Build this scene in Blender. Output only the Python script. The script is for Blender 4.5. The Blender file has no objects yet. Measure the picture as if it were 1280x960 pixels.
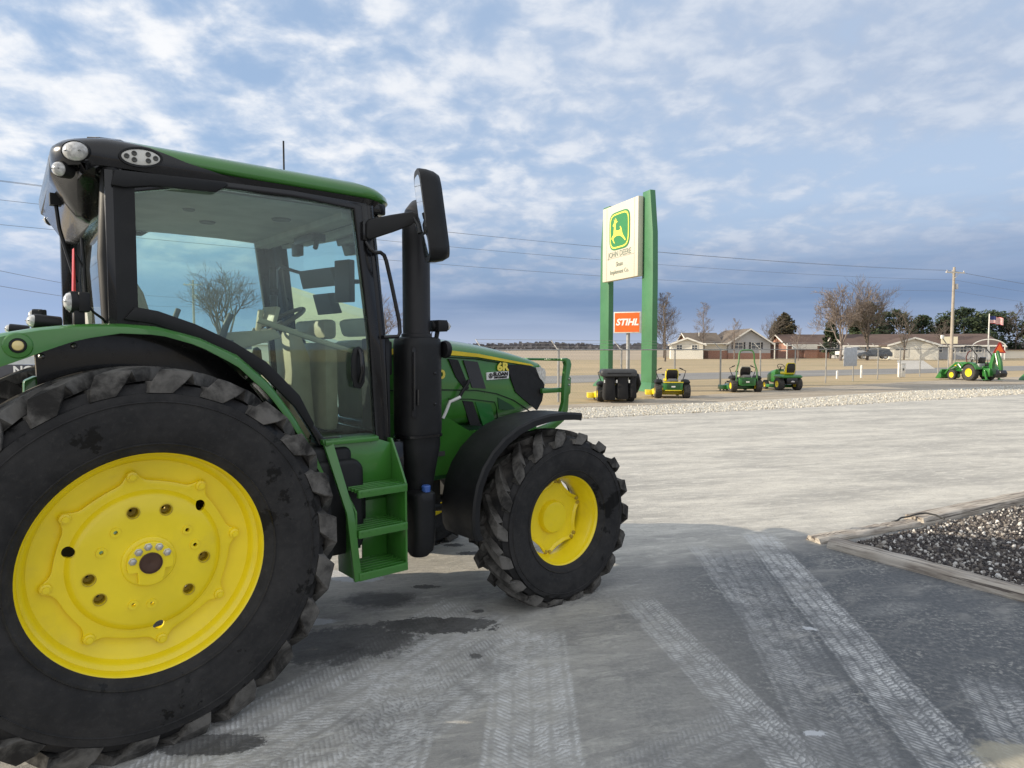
import bpy, bmesh, math, random
from mathutils import Vector, Matrix, Euler, noise as mnoise
R = math.radians; PI = math.pi
sc = bpy.context.scene; COL = sc.collection

# ------------------------------------------------------------------ camera, sky, sun, exposure
cam = bpy.data.objects.new('camera', bpy.data.cameras.new('camera')); COL.objects.link(cam)
cam.location = (0, 0, 1.864); cam.rotation_euler = (R(90-3.10), 0, 0)
cam.data.sensor_width = 36; cam.data.lens = 36*830/1280; cam.data.clip_end = 6000; cam.data.clip_start = .05
sc.camera = cam
SUN_EL, SUN_AZ = 21.0, 184.2          # azimuth counter-clockwise from +X; the sun stands to the left, a little behind
sd = Vector((math.cos(R(SUN_AZ))*math.cos(R(SUN_EL)), math.sin(R(SUN_AZ))*math.cos(R(SUN_EL)), math.sin(R(SUN_EL))))
sun = bpy.data.objects.new('sun', bpy.data.lights.new('sun', 'SUN')); COL.objects.link(sun)
sun.data.energy = 4.6; sun.data.angle = R(.5); sun.data.color = (1, .87, .68)
sun.rotation_euler = sd.to_track_quat('Z', 'Y').to_euler()
sc.view_settings.view_transform = 'Standard'; sc.view_settings.look = 'None'
sc.view_settings.exposure = 0.3; sc.view_settings.gamma = 1; sc.view_settings.use_curve_mapping = False
sc.render.engine = 'CYCLES'
sc.cycles.max_bounces = 6; sc.cycles.transparent_max_bounces = 12

# ------------------------------------------------------------------ shader expression helper
class N:
    def __init__(s, t, k): s.t, s.k = t, k
    def _m(s, op, *a, clamp=False):
        n = s.t.nodes.new('ShaderNodeMath'); n.operation = op; n.use_clamp = clamp
        for i, x in enumerate((s,)+a):
            if isinstance(x, N): s.t.links.new(x.k, n.inputs[i])
            else: n.inputs[i].default_value = x
        return N(s.t, n.outputs[0])
    def __add__(s, o): return s._m('ADD', o)
    __radd__ = __add__
    def __sub__(s, o): return s._m('SUBTRACT', o)
    def __rsub__(s, o): return (s*-1)+o
    def __mul__(s, o): return s._m('MULTIPLY', o)
    __rmul__ = __mul__
    def __truediv__(s, o): return s._m('DIVIDE', o)
    def abs(s): return s._m('ABSOLUTE')
    def max(s, o): return s._m('MAXIMUM', o)
    def min(s, o): return s._m('MINIMUM', o)
    def pow(s, o): return s._m('POWER', o)
    def fract(s): return s._m('FRACT')
    def sin(s): return s._m('SINE')
    def sqrt(s): return s._m('SQRT')
    def ss(s, a, b, lo=0, hi=1):            # smoothstep a..b
        n = s.t.nodes.new('ShaderNodeMapRange'); n.interpolation_type = 'SMOOTHSTEP'
        s.t.links.new(s.k, n.inputs[0])
        for i, v in zip((1, 2, 3, 4), (a, b, lo, hi)): n.inputs[i].default_value = v
        return N(s.t, n.outputs[0])
def sep(t, k):
    n = t.nodes.new('ShaderNodeSeparateXYZ'); t.links.new(k, n.inputs[0]); return [N(t, o) for o in n.outputs]
def comb(t, *a):
    n = t.nodes.new('ShaderNodeCombineXYZ')
    for i, x in enumerate(a):
        if isinstance(x, N): t.links.new(x.k, n.inputs[i])
        else: n.inputs[i].default_value = x
    return n.outputs[0]
def noise(t, vec, scale, detail=4, rough=.55, dist=0, out=0):
    n = t.nodes.new('ShaderNodeTexNoise'); t.links.new(vec, n.inputs['Vector'])
    n.inputs['Scale'].default_value = scale; n.inputs['Detail'].default_value = detail
    n.inputs['Roughness'].default_value = rough; n.inputs['Distortion'].default_value = dist
    return N(t, n.outputs[out])
def voro(t, vec, scale, out='Distance', feature='F1'):
    n = t.nodes.new('ShaderNodeTexVoronoi'); n.feature = feature; t.links.new(vec, n.inputs['Vector'])
    n.inputs['Scale'].default_value = scale; return n.outputs[out]
def mixc(t, f, a, b):
    n = t.nodes.new('ShaderNodeMix'); n.data_type = 'RGBA'
    if isinstance(f, N): t.links.new(f.k, n.inputs[0])
    else: n.inputs[0].default_value = f
    for i, x in ((6, a), (7, b)):
        if isinstance(x, (tuple, list)): n.inputs[i].default_value = (*x[:3], 1)
        else: t.links.new(x, n.inputs[i])
    return n.outputs[2]
def new_mat(name):
    m = bpy.data.materials.new(name); m.use_nodes = True; t = m.node_tree
    return m, t, t.nodes['Principled BSDF']
def bump(t, b, h, strength=.3, dist=.01):
    n = t.nodes.new('ShaderNodeBump'); n.inputs['Strength'].default_value = strength; n.inputs['Distance'].default_value = dist
    t.links.new(h.k, n.inputs['Height']); t.links.new(n.outputs[0], b.inputs['Normal'])
def objco(t): return t.nodes.new('ShaderNodeTexCoord').outputs['Object']
def gpos(t): return t.nodes.new('ShaderNodeNewGeometry').outputs['Position']
MATS = {}
def P(name, col, rough=.5, metal=0, var=.12, vs=6, bmp=0, bs=60, coat=0, dirt=0, dirtc=(.30, .27, .23), spec=.5, emit=None):
    """painted, plastic or metal surface with slight unevenness"""
    if name in MATS: return MATS[name]
    m, t, b = new_mat(name); co = objco(t)
    n1 = noise(t, co, vs, 5)
    c = mixc(t, n1.ss(.3, .7), tuple(x*(1-var) for x in col), tuple(min(1, x*(1+var)) for x in col))
    if dirt:
        d = noise(t, co, vs*1.7, 8, .65).ss(.52, .75)*dirt
        c = mixc(t, d, c, dirtc)
    t.links.new(c, b.inputs['Base Color'])
    n2 = noise(t, co, vs*4, 4)
    t.links.new(((n2-.5)*.25+rough)._m('ADD', 0, clamp=True).k, b.inputs['Roughness'])
    b.inputs['Metallic'].default_value = metal; b.inputs['Coat Weight'].default_value = coat; b.inputs['Coat Roughness'].default_value = .06
    b.inputs['Specular IOR Level'].default_value = spec
    if bmp: bump(t, b, noise(t, co, bs, 3), bmp, .003)
    if emit: b.inputs['Emission Color'].default_value = (*emit[0], 1); b.inputs['Emission Strength'].default_value = emit[1]
    MATS[name] = m; return m

# ------------------------------------------------------------------ sky with clouds
w = bpy.data.worlds.new('World'); sc.world = w; w.use_nodes = True; t = w.node_tree
for n in list(t.nodes): t.nodes.remove(n)
out = t.nodes.new('ShaderNodeOutputWorld'); bg = t.nodes.new('ShaderNodeBackground'); t.links.new(bg.outputs[0], out.inputs[0])
bg.inputs['Strength'].default_value = .1
sky = t.nodes.new('ShaderNodeTexSky'); sky.sky_type = 'NISHITA'; sky.sun_disc = False
sky.sun_elevation = R(SUN_EL); sky.sun_rotation = R(90-SUN_AZ); sky.air_density = 1.0; sky.dust_density = .6; sky.ozone_density = 2.0
dirv = t.nodes.new('ShaderNodeTexCoord').outputs['Generated']
x, y, z = sep(t, dirv)
zz = z.max(0)+.10
z3 = z.max(0)+.26
cp = comb(t, x/z3, y/z3, 0)
cp2 = comb(t, x/zz*1.0+y/zz*.35, y/zz*1.25, 3.1)
big = noise(t, cp2, .55, 4, .5, .2)
puff = noise(t, cp, 6.5, 7, .55, .25)
fine = noise(t, cp, 15.0, 5, .55, .3)
dens = (puff*.66+big*.55+fine*.16)
cov = dens.ss(.55, .80)
el = z
side = x.ss(-.6, .65)                                  # greyer veil towards the right
low = el.ss(.02, .245)
# cloud colours (values are ten times the seen radiance)
bright = mixc(t, side, (7.9, 8.0, 8.2), (5.1, 5.7, 6.7))
shade = mixc(t, side, (5.4, 6.1, 7.2), (3.5, 4.3, 5.7))
core = (puff*.7+fine*.3).ss(.40, .66)
cl = mixc(t, core, shade, bright)
blue = mixc(t, .55, sky.outputs[0], (2.5, 4.2, 6.9))
veil = mixc(t, side*.40+.32, blue, (4.4, 5.3, 6.7))
skyc = mixc(t, cov, veil, cl)
# heavy blue-grey bank along the horizon
edge = (noise(t, comb(t, x*1.2, y*1.2, z*9), 2.0, 5, .5)-.5)*.12
bank = (el+edge).ss(.05, .215, 1, 0)
bankc = mixc(t, el.ss(.0, .07), (3.6, 4.2, 5.5), (1.65, 2.45, 4.0))
bankc = mixc(t, x.ss(-.8, .0, .65, 0), bankc, (3.7, 4.9, 7.2))
bankw = mixc(t, noise(t, comb(t, x*2, y*2, z*22), 1.6, 5, .55).ss(.45, .75)*.35, bankc, (3.6, 4.3, 5.7))
skyc = mixc(t, bank, skyc, bankw)
skyc = mixc(t, y.ss(-.65, .10, .55, 0)*el.ss(-.02, .12), skyc, (10.4, 10.1, 9.7))      # added warm white glow behind the camera, unseen, fill for the shaded side
skyc = mixc(t, el.ss(.52, .85, 0, .5), skyc, (8.8, 8.7, 8.5))  # overhead sky whitened above the view, added as fill light
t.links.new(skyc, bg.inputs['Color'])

# ------------------------------------------------------------------ geometry helpers
class MB:
    def __init__(s): s.v = []; s.f = []; s.mi = []; s.cur = 0
    def add(s, vs, fs):
        o = len(s.v); s.v += [tuple(p) for p in vs]; s.f += [tuple(i+o for i in f) for f in fs]; s.mi += [s.cur]*len(fs); return s
    def box(s, c, d, rot=None):
        hx, hy, hz = d[0]/2, d[1]/2, d[2]/2
        vs = [Vector((a*hx, b*hy, e*hz)) for a in (-1, 1) for b in (-1, 1) for e in (-1, 1)]
        if rot: m = Euler(rot).to_matrix(); vs = [m@p for p in vs]
        vs = [p+Vector(c) for p in vs]
        return s.add(vs, [(0, 1, 3, 2), (4, 6, 7, 5), (0, 4, 5, 1), (2, 3, 7, 6), (0, 2, 6, 4), (1, 5, 7, 3)])
    def prism(s, pts, a, b, ax='Y'):
        """polygon in the plane across ax, extruded a..b along ax"""
        def m(p, h):
            return {'Y': (p[0], h, p[1]), 'X': (h, p[0], p[1]), 'Z': (p[0], p[1], h)}[ax]
        n = len(pts); vs = [m(p, a) for p in pts]+[m(p, b) for p in pts]
        fs = [tuple(range(n)), tuple(range(2*n-1, n-1, -1))]+[(i, i+n, (i+1) % n+n, (i+1) % n) for i in range(n)]
        return s.add(vs, fs)
    def ring(s, pairs, a, b, ax='Y', closed=True):
        """flat frame between outer and inner outlines, extruded a..b"""
        def m(p, h):
            return {'Y': (p[0], h, p[1]), 'X': (h, p[0], p[1]), 'Z': (p[0], p[1], h)}[ax]
        n = len(pairs); vs = []
        for o, i in pairs: vs += [m(o, a), m(i, a), m(i, b), m(o, b)]
        fs = []
        for k in range(n if closed else n-1):
            p, q = 4*k, 4*((k+1) % n)
            for j in range(4): fs.append((p+j, p+(j+1) % 4, q+(j+1) % 4, q+j))
        if not closed: fs += [(0, 1, 2, 3), (4*n-1, 4*n-2, 4*n-3, 4*n-4)]
        return s.add(vs, fs)
    def tube(s, path, r, n=8, cap=True):
        path = [Vector(p) for p in path]; k = len(path)
        rs = r if isinstance(r, (list, tuple)) else [r]*k
        vs = []; up = Vector((0, 0, 1)); last = None
        for i, p in enumerate(path):
            d = (path[min(i+1, k-1)]-path[max(i-1, 0)])
            d = d.normalized() if d.length > 1e-9 else up
            if last is None:
                a = d.cross(up) if abs(d.z) < .95 else d.cross(Vector((1, 0, 0)))
            else:
                a = last-d*last.dot(d)
            if a.length < 1e-6: a = d.orthogonal()
            a.normalize(); last = a; b = d.cross(a)
            vs += [p+(a*math.cos(2*PI*j/n)+b*math.sin(2*PI*j/n))*rs[i] for j in range(n)]
        fs = [(i*n+j, i*n+(j+1) % n, (i+1)*n+(j+1) % n, (i+1)*n+j) for i in range(k-1) for j in range(n)]
        if cap: fs += [tuple(range(n-1, -1, -1)), tuple(range((k-1)*n, k*n))]
        return s.add(vs, fs)
    def lathe(s, prof, n=32, c=(0, 0, 0), ax='Y', a0=0, a1=2*PI, close=False):
        """prof: (radius, position along ax)"""
        full = abs(a1-a0-2*PI) < 1e-6; m = n if full else n+1; vs = []
        for i in range(m):
            th = a0+(a1-a0)*i/n; cs, sn = math.cos(th), math.sin(th)
            for r, h in prof:
                q = {'Y': (r*cs, h, r*sn), 'X': (h, r*cs, r*sn), 'Z': (r*cs, r*sn, h)}[ax]
                vs.append((q[0]+c[0], q[1]+c[1], q[2]+c[2]))
        k = len(prof); fs = []
        for i in range(n):
            j = (i+1) % m
            for e in range(k if close else k-1):
                fs.append((i*k+e, i*k+(e+1) % k, j*k+(e+1) % k, j*k+e))
        return s.add(vs, fs)
    def loft(s, rings, cap=True, closed=True):
        n = len(rings[0]); vs = [p for r in rings for p in r]; fs = []
        for i in range(len(rings)-1):
            for j in range(n if closed else n-1):
                fs.append((i*n+j, i*n+(j+1) % n, (i+1)*n+(j+1) % n, (i+1)*n+j))
        if cap: fs += [tuple(range(n-1, -1, -1)), tuple(range((len(rings)-1)*n, len(rings)*n))]
        return s.add(vs, fs)
    def xf(s, M, start=0):
        s.v[start:] = [tuple(M@Vector(p)) for p in s.v[start:]]; return s
    def build(s, name, mat, parent=None, bevel=0, seg=2, smooth=35, sub=0):
        me = bpy.data.meshes.new(name); me.from_pydata(s.v, [], s.f)
        ms = mat if isinstance(mat, (list, tuple)) else [mat]
        for m in ms: me.materials.append(m)
        if len(ms) > 1: me.polygons.foreach_set('material_index', s.mi)
        bm = bmesh.new(); bm.from_mesh(me)
        bmesh.ops.recalc_face_normals(bm, faces=bm.faces)
        if bevel:
            es = [e for e in bm.edges if len(e.link_faces) == 2 and e.calc_face_angle(0) > R(30)]
            bmesh.ops.bevel(bm, geom=es, offset=bevel, segments=seg, affect='EDGES', profile=.5, clamp_overlap=True)
        if sub: bmesh.ops.subdivide_edges(bm, edges=bm.edges, cuts=sub, use_grid_fill=True)
        bm.to_mesh(me); bm.free()
        if smooth:
            me.polygons.foreach_set('use_smooth', [True]*len(me.polygons)); me.set_sharp_from_angle(angle=R(smooth))
        me.update()
        o = bpy.data.objects.new(name, me); COL.objects.link(o)
        if parent: o.parent = parent
        return o
def tag(o, label, cat, group=None, kind=None):
    if kind: o['kind'] = kind
    if label: o['label'] = label
    if cat: o['category'] = cat
    if group: o['group'] = group
    return o
def thing(name, label, cat, loc=(0, 0, 0), rz=0, group=None):
    o = bpy.data.objects.new(name, None); COL.objects.link(o); o.empty_display_size = .2
    o.location = loc; o.rotation_euler = (0, 0, rz); return tag(o, label, cat, group)
def copy_tree(o, parent=None):
    c = o.copy(); COL.objects.link(c)
    if parent: c.parent = parent
    for ch in list(o.children): copy_tree(ch, c)
    return c
def split_parts(fn, items, name, mat, parent, **kw):
    return [fn(it).build(name, mat, parent, **kw) for it in items]
def rrect(w, h, r, n=4, c=(0, 0)):
    pts = []
    for cx, cy, a in ((w/2-r, h/2-r, 0), (-w/2+r, h/2-r, 90), (-w/2+r, -h/2+r, 180), (w/2-r, -h/2+r, 270)):
        for i in range(n+1):
            th = R(a+90*i/n); pts.append((c[0]+cx+r*math.cos(th), c[1]+cy+r*math.sin(th)))
    return pts
def text_mesh(body, size, depth=.004, bold=0, shear=0, sx=1, spacing=1):
    cu = bpy.data.curves.new('txt', 'FONT'); cu.body = body; cu.size = size; cu.extrude = depth; cu.align_x = 'CENTER'; cu.align_y = 'CENTER'
    cu.offset = bold; cu.shear = shear; cu.space_character = spacing; cu.resolution_u = 3
    o = bpy.data.objects.new('txt', cu); COL.objects.link(o)
    dg = bpy.context.evaluated_depsgraph_get(); me = bpy.data.meshes.new_from_object(o.evaluated_get(dg))
    vs = [(v.co.x*sx, v.co.y, v.co.z) for v in me.vertices]; fs = [tuple(p.vertices) for p in me.polygons]
    bpy.data.objects.remove(o); bpy.data.curves.remove(cu); bpy.data.meshes.remove(me)
    mb = MB(); mb.add(vs, fs); return mb
def cut(o, cutters):
    """boolean difference baked into the mesh"""
    m = o.modifiers.new('b', 'BOOLEAN'); m.operation = 'DIFFERENCE'; m.solver = 'EXACT'; m.object = cutters
    dg = bpy.context.evaluated_depsgraph_get(); me = bpy.data.meshes.new_from_object(o.evaluated_get(dg))
    o.modifiers.clear(); o.data = me; bpy.data.objects.remove(cutters)
    me.polygons.foreach_set('use_smooth', [True]*len(me.polygons)); me.set_sharp_from_angle(angle=R(35))

# ------------------------------------------------------------------ ground materials
def yard_material():
    m, t, b = new_mat('dusty yard'); pos = gpos(t); X, Y, Z = sep(t, pos)
    flat = comb(t, X, Y, 0)
    streak = noise(t, comb(t, X*.35+Y*.1, Y*1.6-X*.35, 0), 1.1, 8, .62, .4)
    n_big = noise(t, flat, .45, 5, .55); n_mid = noise(t, flat, 2.2, 7, .62, .3); n_fine = noise(t, flat, 30, 6, .7); n_grit = noise(t, flat, 140, 2, .7)
    dust = mixc(t, streak.ss(.34, .68), (.35, .34, .315), (.57, .55, .495))
    dust = mixc(t, n_mid.ss(.45, .72)*.6, dust, (.40, .39, .365))
    dust = mixc(t, n_fine.ss(.48, .70)*.45, dust, (.27, .262, .245))
    dust = mixc(t, noise(t, comb(t, X*1.2+Y*.4, Y*5.5-X*1.3, 7), 1.6, 7, .7).ss(.55, .66)*.55, dust, (.62, .60, .54))
    rip = noise(t, comb(t, X*.8+Y*.5, Y*3.2-X*.9, 1), 4.5, 6, .68, .8)
    dust = mixc(t, rip.ss(.50, .64)*.55, dust, (.64, .62, .56)); dust = mixc(t, rip.ss(.44, .30)*.55, dust, (.27, .26, .235))
    asph = mixc(t, n_fine.ss(.35, .7), (.095, .102, .110), (.150, .157, .164))
    asph = mixc(t, n_grit.ss(.62, .72)*.5, asph, (.28, .28, .27))
    # asphalt lies towards the right and near; dust covers it in streaks
    wob = (n_big-.5)*1.6+(n_mid-.5)*1.1
    far = (Y-(X*.42+5.0)+wob*.75).ss(-.35, .55)          # beyond the edge: limestone dust
    left = (X+wob*.9).ss(.3, 1.9, 1, 0)
    dm = far.max(left*(n_mid.ss(.30, .66)*.45+.36+n_fine.ss(.45, .62)*.18))
    smear = noise(t, comb(t, X*.9+Y*.5, Y*2.4-X*1.2, 2), 1.7, 8, .68, .6)
    dm = dm.max(smear.ss(.50, .72)*.42)
    speck = n_fine.ss(.50, .62)*n_mid.ss(.40, .60)
    scr = noise(t, comb(t, X*1.2-Y*2.2, Y*7+X*3.5, 4), 2.6, 7, .72).ss(.56, .70)
    dm = dm.max(speck*.55).max(scr*.45)
    wobx = (noise(t, flat, 1.3, 3)-.5)*.10
    grain = noise(t, flat, 22, 4, .7).ss(.30, .62)
    rough_n = noise(t, flat, 9, 5, .7).ss(.30, .55)
    warp = (noise(t, flat, 14, 4, .7)-.5)*.055
    breakup = noise(t, comb(t, X+3.3, Y*1.2+1.7, 0), 4.2, 7, .7).ss(.36, .60)
    tr = None; hgt = None
    segs = [(.92, 4.85, 1.36, 2.5, .15, .85), (2.47, 6.6, 1.92, 2.4, .17, 1.0), (2.02, 6.1, 1.48, 2.4, .22, .42), (1.75, 6.2, 1.62, 3.6, .10, .6),
            (.12, 4.3, .08, 2.4, .24, .95), (-.58, 3.8, -.6, 2.4, .22, .9), (-.25, 4.7, -1.6, 2.5, .30, 1.0), (.15, 4.3, -1.1, 2.4, .26, .9),
            (2.68, 3.65, 2.15, 2.4, .16, .6), (1.3, 3.3, .2, 2.6, .16, .35)]
    for (x0, y0, x1, y1, wd, st) in segs:
        L = math.hypot(x1-x0, y1-y0); ux, uy = (x1-x0)/L, (y1-y0)/L
        u = (X-x0)*ux+(Y-y0)*uy; v = (X-x0)*(-uy)+(Y-y0)*ux+wobx*.5
        v = v+warp*.9; va = v.abs()
        inside = va.ss(wd-.025, wd, 1, 0)*u.ss(-.05, .12)*u.ss(L-.1, L+.05, 1, 0)
        chev = ((u+va*.7+wobx*.6+warp)/.030).fract().ss(.15, .75)*((v/(wd*2)*(5 if wd > .14 else 3)+.5).fract()-.5).abs().ss(.03, .22)
        pat = inside*(chev*.74+.26)*st
        tr = pat if tr is None else tr.max(pat)
    trd = tr*(grain*.6+.5)*(rough_n*.85+.15)*(n_mid.ss(.28, .55)*.5+.5)*(breakup*.6+.4)
    c = mixc(t, dm, asph, dust)
    c = mixc(t, trd, c, (.66, .665, .66))
    # smears of old sealant, snow remains, oil stains: each with its own place
    n_blob = noise(t, flat, 7.5, 8, .68)
    n_blob2 = noise(t, flat, 34, 5, .7)
    def blob(cx, cy, rx, ry, a=0, soft=.25, nz=.5, ns=5):
        ca, sa = math.cos(a), math.sin(a)
        dx = X-cx; dy = Y-cy
        q = ((dx*ca+dy*sa)/rx).pow(2)+((dy*ca-dx*sa)/ry).pow(2)
        q = q.sqrt()+(n_blob-.5)*nz*2+(n_blob2-.5)*(2.6 if max(rx, ry) < .14 else .7)
        return q.ss(1-soft, 1+soft, 1, 0)
    wet = blob(-1.05, 4.10, .44, .26, .25, .16, .7).max(blob(-.52, 4.38, .42, .13, .0, .06, .75)).max(blob(-.98, 4.84, .27, .15, 0, .35, .7))
    wet = wet.max(blob(-1.42, 3.03, .26, .085, .05, .06, .3)).max(blob(-.68, 5.1, .10, .04, 0, .1, .3)).max(blob(-.38, 5.95, .11, .05, 0, .1, .5)).max(blob(-.55, 6.2, .09, .05, 0, .1, .5)).max(blob(-.22, 3.93, .035, .03, 0, .1, .5)).max(blob(-.24, 4.62, .04, .03, 0, .1, .5)).max(blob(-.36, 4.42, .04, .03, 0, .1, .5))
    c = mixc(t, wet*(n_blob2*.25+n_mid.ss(.3, .7)*.25+.52), c, (.028, .027, .026))
    snow = blob(-1.33, 5.35, .26, .13, -.3, .12, .5, 9).max(blob(-1.42, 4.42, .22, .06, .1, .2, .5, 12)).max(blob(1.98, 4.33, .05, .028, -.3, .25, .9)).max(blob(1.47, 3.12, .05, .025, 0, .2, .4))
    c = mixc(t, snow*.8, c, (.62, .64, .67))
    patch = blob(2.72, 4.66, .26, .10, .35, .35, .8, 8).max(blob(.55, 4.45, .16, .11, .3, .15, .3)).max(blob(.28, 3.95, .17, .13, .6, .15, .3))
    c = mixc(t, patch*.30*(n_blob2.ss(.35, .6)), c, (.42, .42, .40))
    sand = blob(2.33, 2.93, .22, .12, 0, .25, .8, 14)
    c = mixc(t, sand*.75, c, (.42, .39, .30))
    t.links.new(c, b.inputs['Base Color'])
    t.links.new((n_mid*.1+.86-wet*.28).k, b.inputs['Roughness'])
    h = n_fine*.5+n_grit*.25+streak*.8+rip*.9
    bump(t, b, h, .7, .022)
    return m
def yard_far_material():
    m, t, b = new_mat('dusty yard beyond'); pos = gpos(t); X, Y, Z = sep(t, pos)
    flat = comb(t, X, Y, 0)
    streak = noise(t, comb(t, X*.35+Y*.1, Y*1.6-X*.35, 0), 1.1, 8, .62, .4)
    n_mid = noise(t, flat, 2.2, 7, .62, .3); n_fine = noise(t, flat, 30, 6, .7)
    dust = mixc(t, streak.ss(.34, .68), (.35, .34, .315), (.57, .55, .495))
    dust = mixc(t, n_mid.ss(.45, .72)*.6, dust, (.40, .39, .365))
    dust = mixc(t, n_fine.ss(.48, .70)*.45, dust, (.27, .262, .245))
    dust = mixc(t, noise(t, comb(t, X*1.2+Y*.4, Y*5.5-X*1.3, 7), 1.6, 7, .7).ss(.55, .66)*.55, dust, (.62, .60, .54))
    rip = noise(t, comb(t, X*.8+Y*.5, Y*3.2-X*.9, 1), 4.5, 6, .68, .8)
    dust = mixc(t, rip.ss(.50, .64)*.55, dust, (.64, .62, .56)); dust = mixc(t, rip.ss(.44, .30)*.55, dust, (.27, .26, .235))
    t.links.new(dust, b.inputs['Base Color']); t.links.new((n_mid*.1+.86).k, b.inputs['Roughness'])
    bump(t, b, n_fine*.5+streak*.8+rip*.9+.12, .7, .022); return m
def ground_mix(name, c1, c2, c3, s1=.3, s2=3, s3=25, rough=.95, bmp=.5, bd=.03, stretch=(1, 1)):
    m, t, b = new_mat(name); X, Y, Z = sep(t, gpos(t)); flat = comb(t, X*stretch[0], Y*stretch[1], 0)
    c = mixc(t, noise(t, flat, s1, 6, .6, .3).ss(.35, .65), c1, c2)
    c = mixc(t, noise(t, flat, s2, 7, .65, .3).ss(.48, .72)*.8, c, c3)
    n3 = noise(t, flat, s3, 4, .7)
    c = mixc(t, n3.ss(.5, .75)*.4, c, tuple(x*.55 for x in c1))
    t.links.new(c, b.inputs['Base Color']); b.inputs['Roughness'].default_value = rough
    bump(t, b, n3, bmp, bd); return m
def gravel_material(name, cols, scale=18, bd=.03):
    m, t, b = new_mat(name); X, Y, Z = sep(t, gpos(t)); flat = comb(t, X, Y, 0)
    n = t.nodes.new('ShaderNodeTexVoronoi'); t.links.new(flat, n.inputs['Vector']); n.inputs['Scale'].default_value = scale
    r = N(t, sep(t, n.outputs['Color'])[0].k)
    c = mixc(t, r, cols[0], cols[1]); c = mixc(t, r.ss(.0, .12, 1, 0), c, cols[2])
    d = N(t, n.outputs['Distance'])
    c = mixc(t, noise(t, flat, 1.1, 6, .6).ss(.42, .68)*.6, c, cols[3])
    t.links.new(c, b.inputs['Base Color']); b.inputs['Roughness'].default_value = .95
    bump(t, b, 1-d, .9, bd); return m
def island_mat(name, cols, rough=.9):
    """stones, twigs or leaves: each loose piece its own shade"""
    m, t, b = new_mat(name); rnd = N(t, t.nodes.new('ShaderNodeNewGeometry').outputs['Random Per Island'])
    r = t.nodes.new('ShaderNodeValToRGB'); t.links.new(rnd.k, r.inputs[0]); r.color_ramp.interpolation = 'CONSTANT'
    e = r.color_ramp.elements
    e[0].position = 0; e[0].color = (*cols[0][1], 1); e[1].position = cols[1][0]; e[1].color = (*cols[1][1], 1)
    for p, c in cols[2:]:
        q = e.new(p); q.color = (*c, 1)
    t.links.new(r.outputs[0], b.inputs['Base Color']); b.inputs['Roughness'].default_value = rough; return m

def sheet(name, pts, z, mat, kind='structure'):
    mb = MB(); mb.add([(p[0], p[1], z) for p in pts], [tuple(range(len(pts)))])
    o = mb.build(name, mat, smooth=0); o['kind'] = kind; return o
GRASS = ground_mix('dry lawn', (.46, .355, .215), (.37, .295, .18), (.23, .21, .11), .05, .35, 6, bd=.05, stretch=(.5, 1.6))
sheet('ground', [(-2500, -300), (2500, -300), (2500, 3500), (-2500, 3500)], -.012, GRASS)
FIELD = ground_mix('ploughed stubble field', (.42, .34, .25), (.33, .27, .20), (.47, .39, .29), .02, .12, 2, bd=.08, stretch=(.25, 1.5))
sheet('far_field', [(-600, 110), (20, 105), (34, 150), (500, 190), (900, 800), (-900, 800)], -.006, FIELD)
ASPH = ground_mix('road asphalt', (.20, .195, .19), (.26, .255, .245), (.33, .32, .30), .12, 1.2, 30, bmp=.2, bd=.01, stretch=(.3, 2))
sheet('road', [(-160, -46), (300, 184), (300, 192.5), (-160, -36.5)], -.002, ASPH)
DRV = ground_mix('pale concrete drive', (.46, .44, .40), (.52, .50, .46), (.38, .36, .33), .3, 2, 30, bmp=.2)
sheet('driveway', [(33.5, 57.4), (38, 59.6), (62.5, 101), (58.5, 101)], .003, DRV)
YARD = yard_material()
YARDF = yard_far_material()
sheet('yard_beyond', [(-70, 9.5), (80, 9.5), (80, 66), (35.5, 43.4), (26.5, 38.3), (16.2, 31.9), (8.4, 25.6), (2.6, 20.9), (-8, 17), (-70, 12)], 0, YARDF)
sheet('yard', [(-70, -50), (80, -50), (80, 9.5), (-70, 9.5)], 0, YARD)
BROWN = ground_mix('damp gravel margin', (.40, .35, .28), (.30, .255, .20), (.50, .45, .37), .5, 3, 20, bd=.03, stretch=(.6, 1.6))
sheet('gravel_margin', [(-30, 14.6), (2.0, 17.6), (8.0, 20.4), (12.7, 22.9), (21, 27.3), (40, 37.2), (70, 53), (70, 61.5), (35.5, 44.3), (26.3, 39.3), (16.0, 32.9), (8.2, 26.7), (2.2, 22.0), (-8, 18), (-30, 16)], .004, BROWN)
GRAV = gravel_material('white gravel', ((.62, .60, .54), (.42, .40, .35), (.16, .15, .13), (.50, .475, .41)), 14)
sheet('gravel_strip', [(-8, 15.9), (1.7, 17.5), (5.4, 19.2), (7.9, 20.3), (12.6, 22.7), (21, 27.1), (40, 37), (40, 41), (26.5, 33.9), (16.5, 28.4), (9.6, 24.0), (6.7, 22.6), (3.0, 20.9), (-8, 17)], .008, GRAV)

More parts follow.
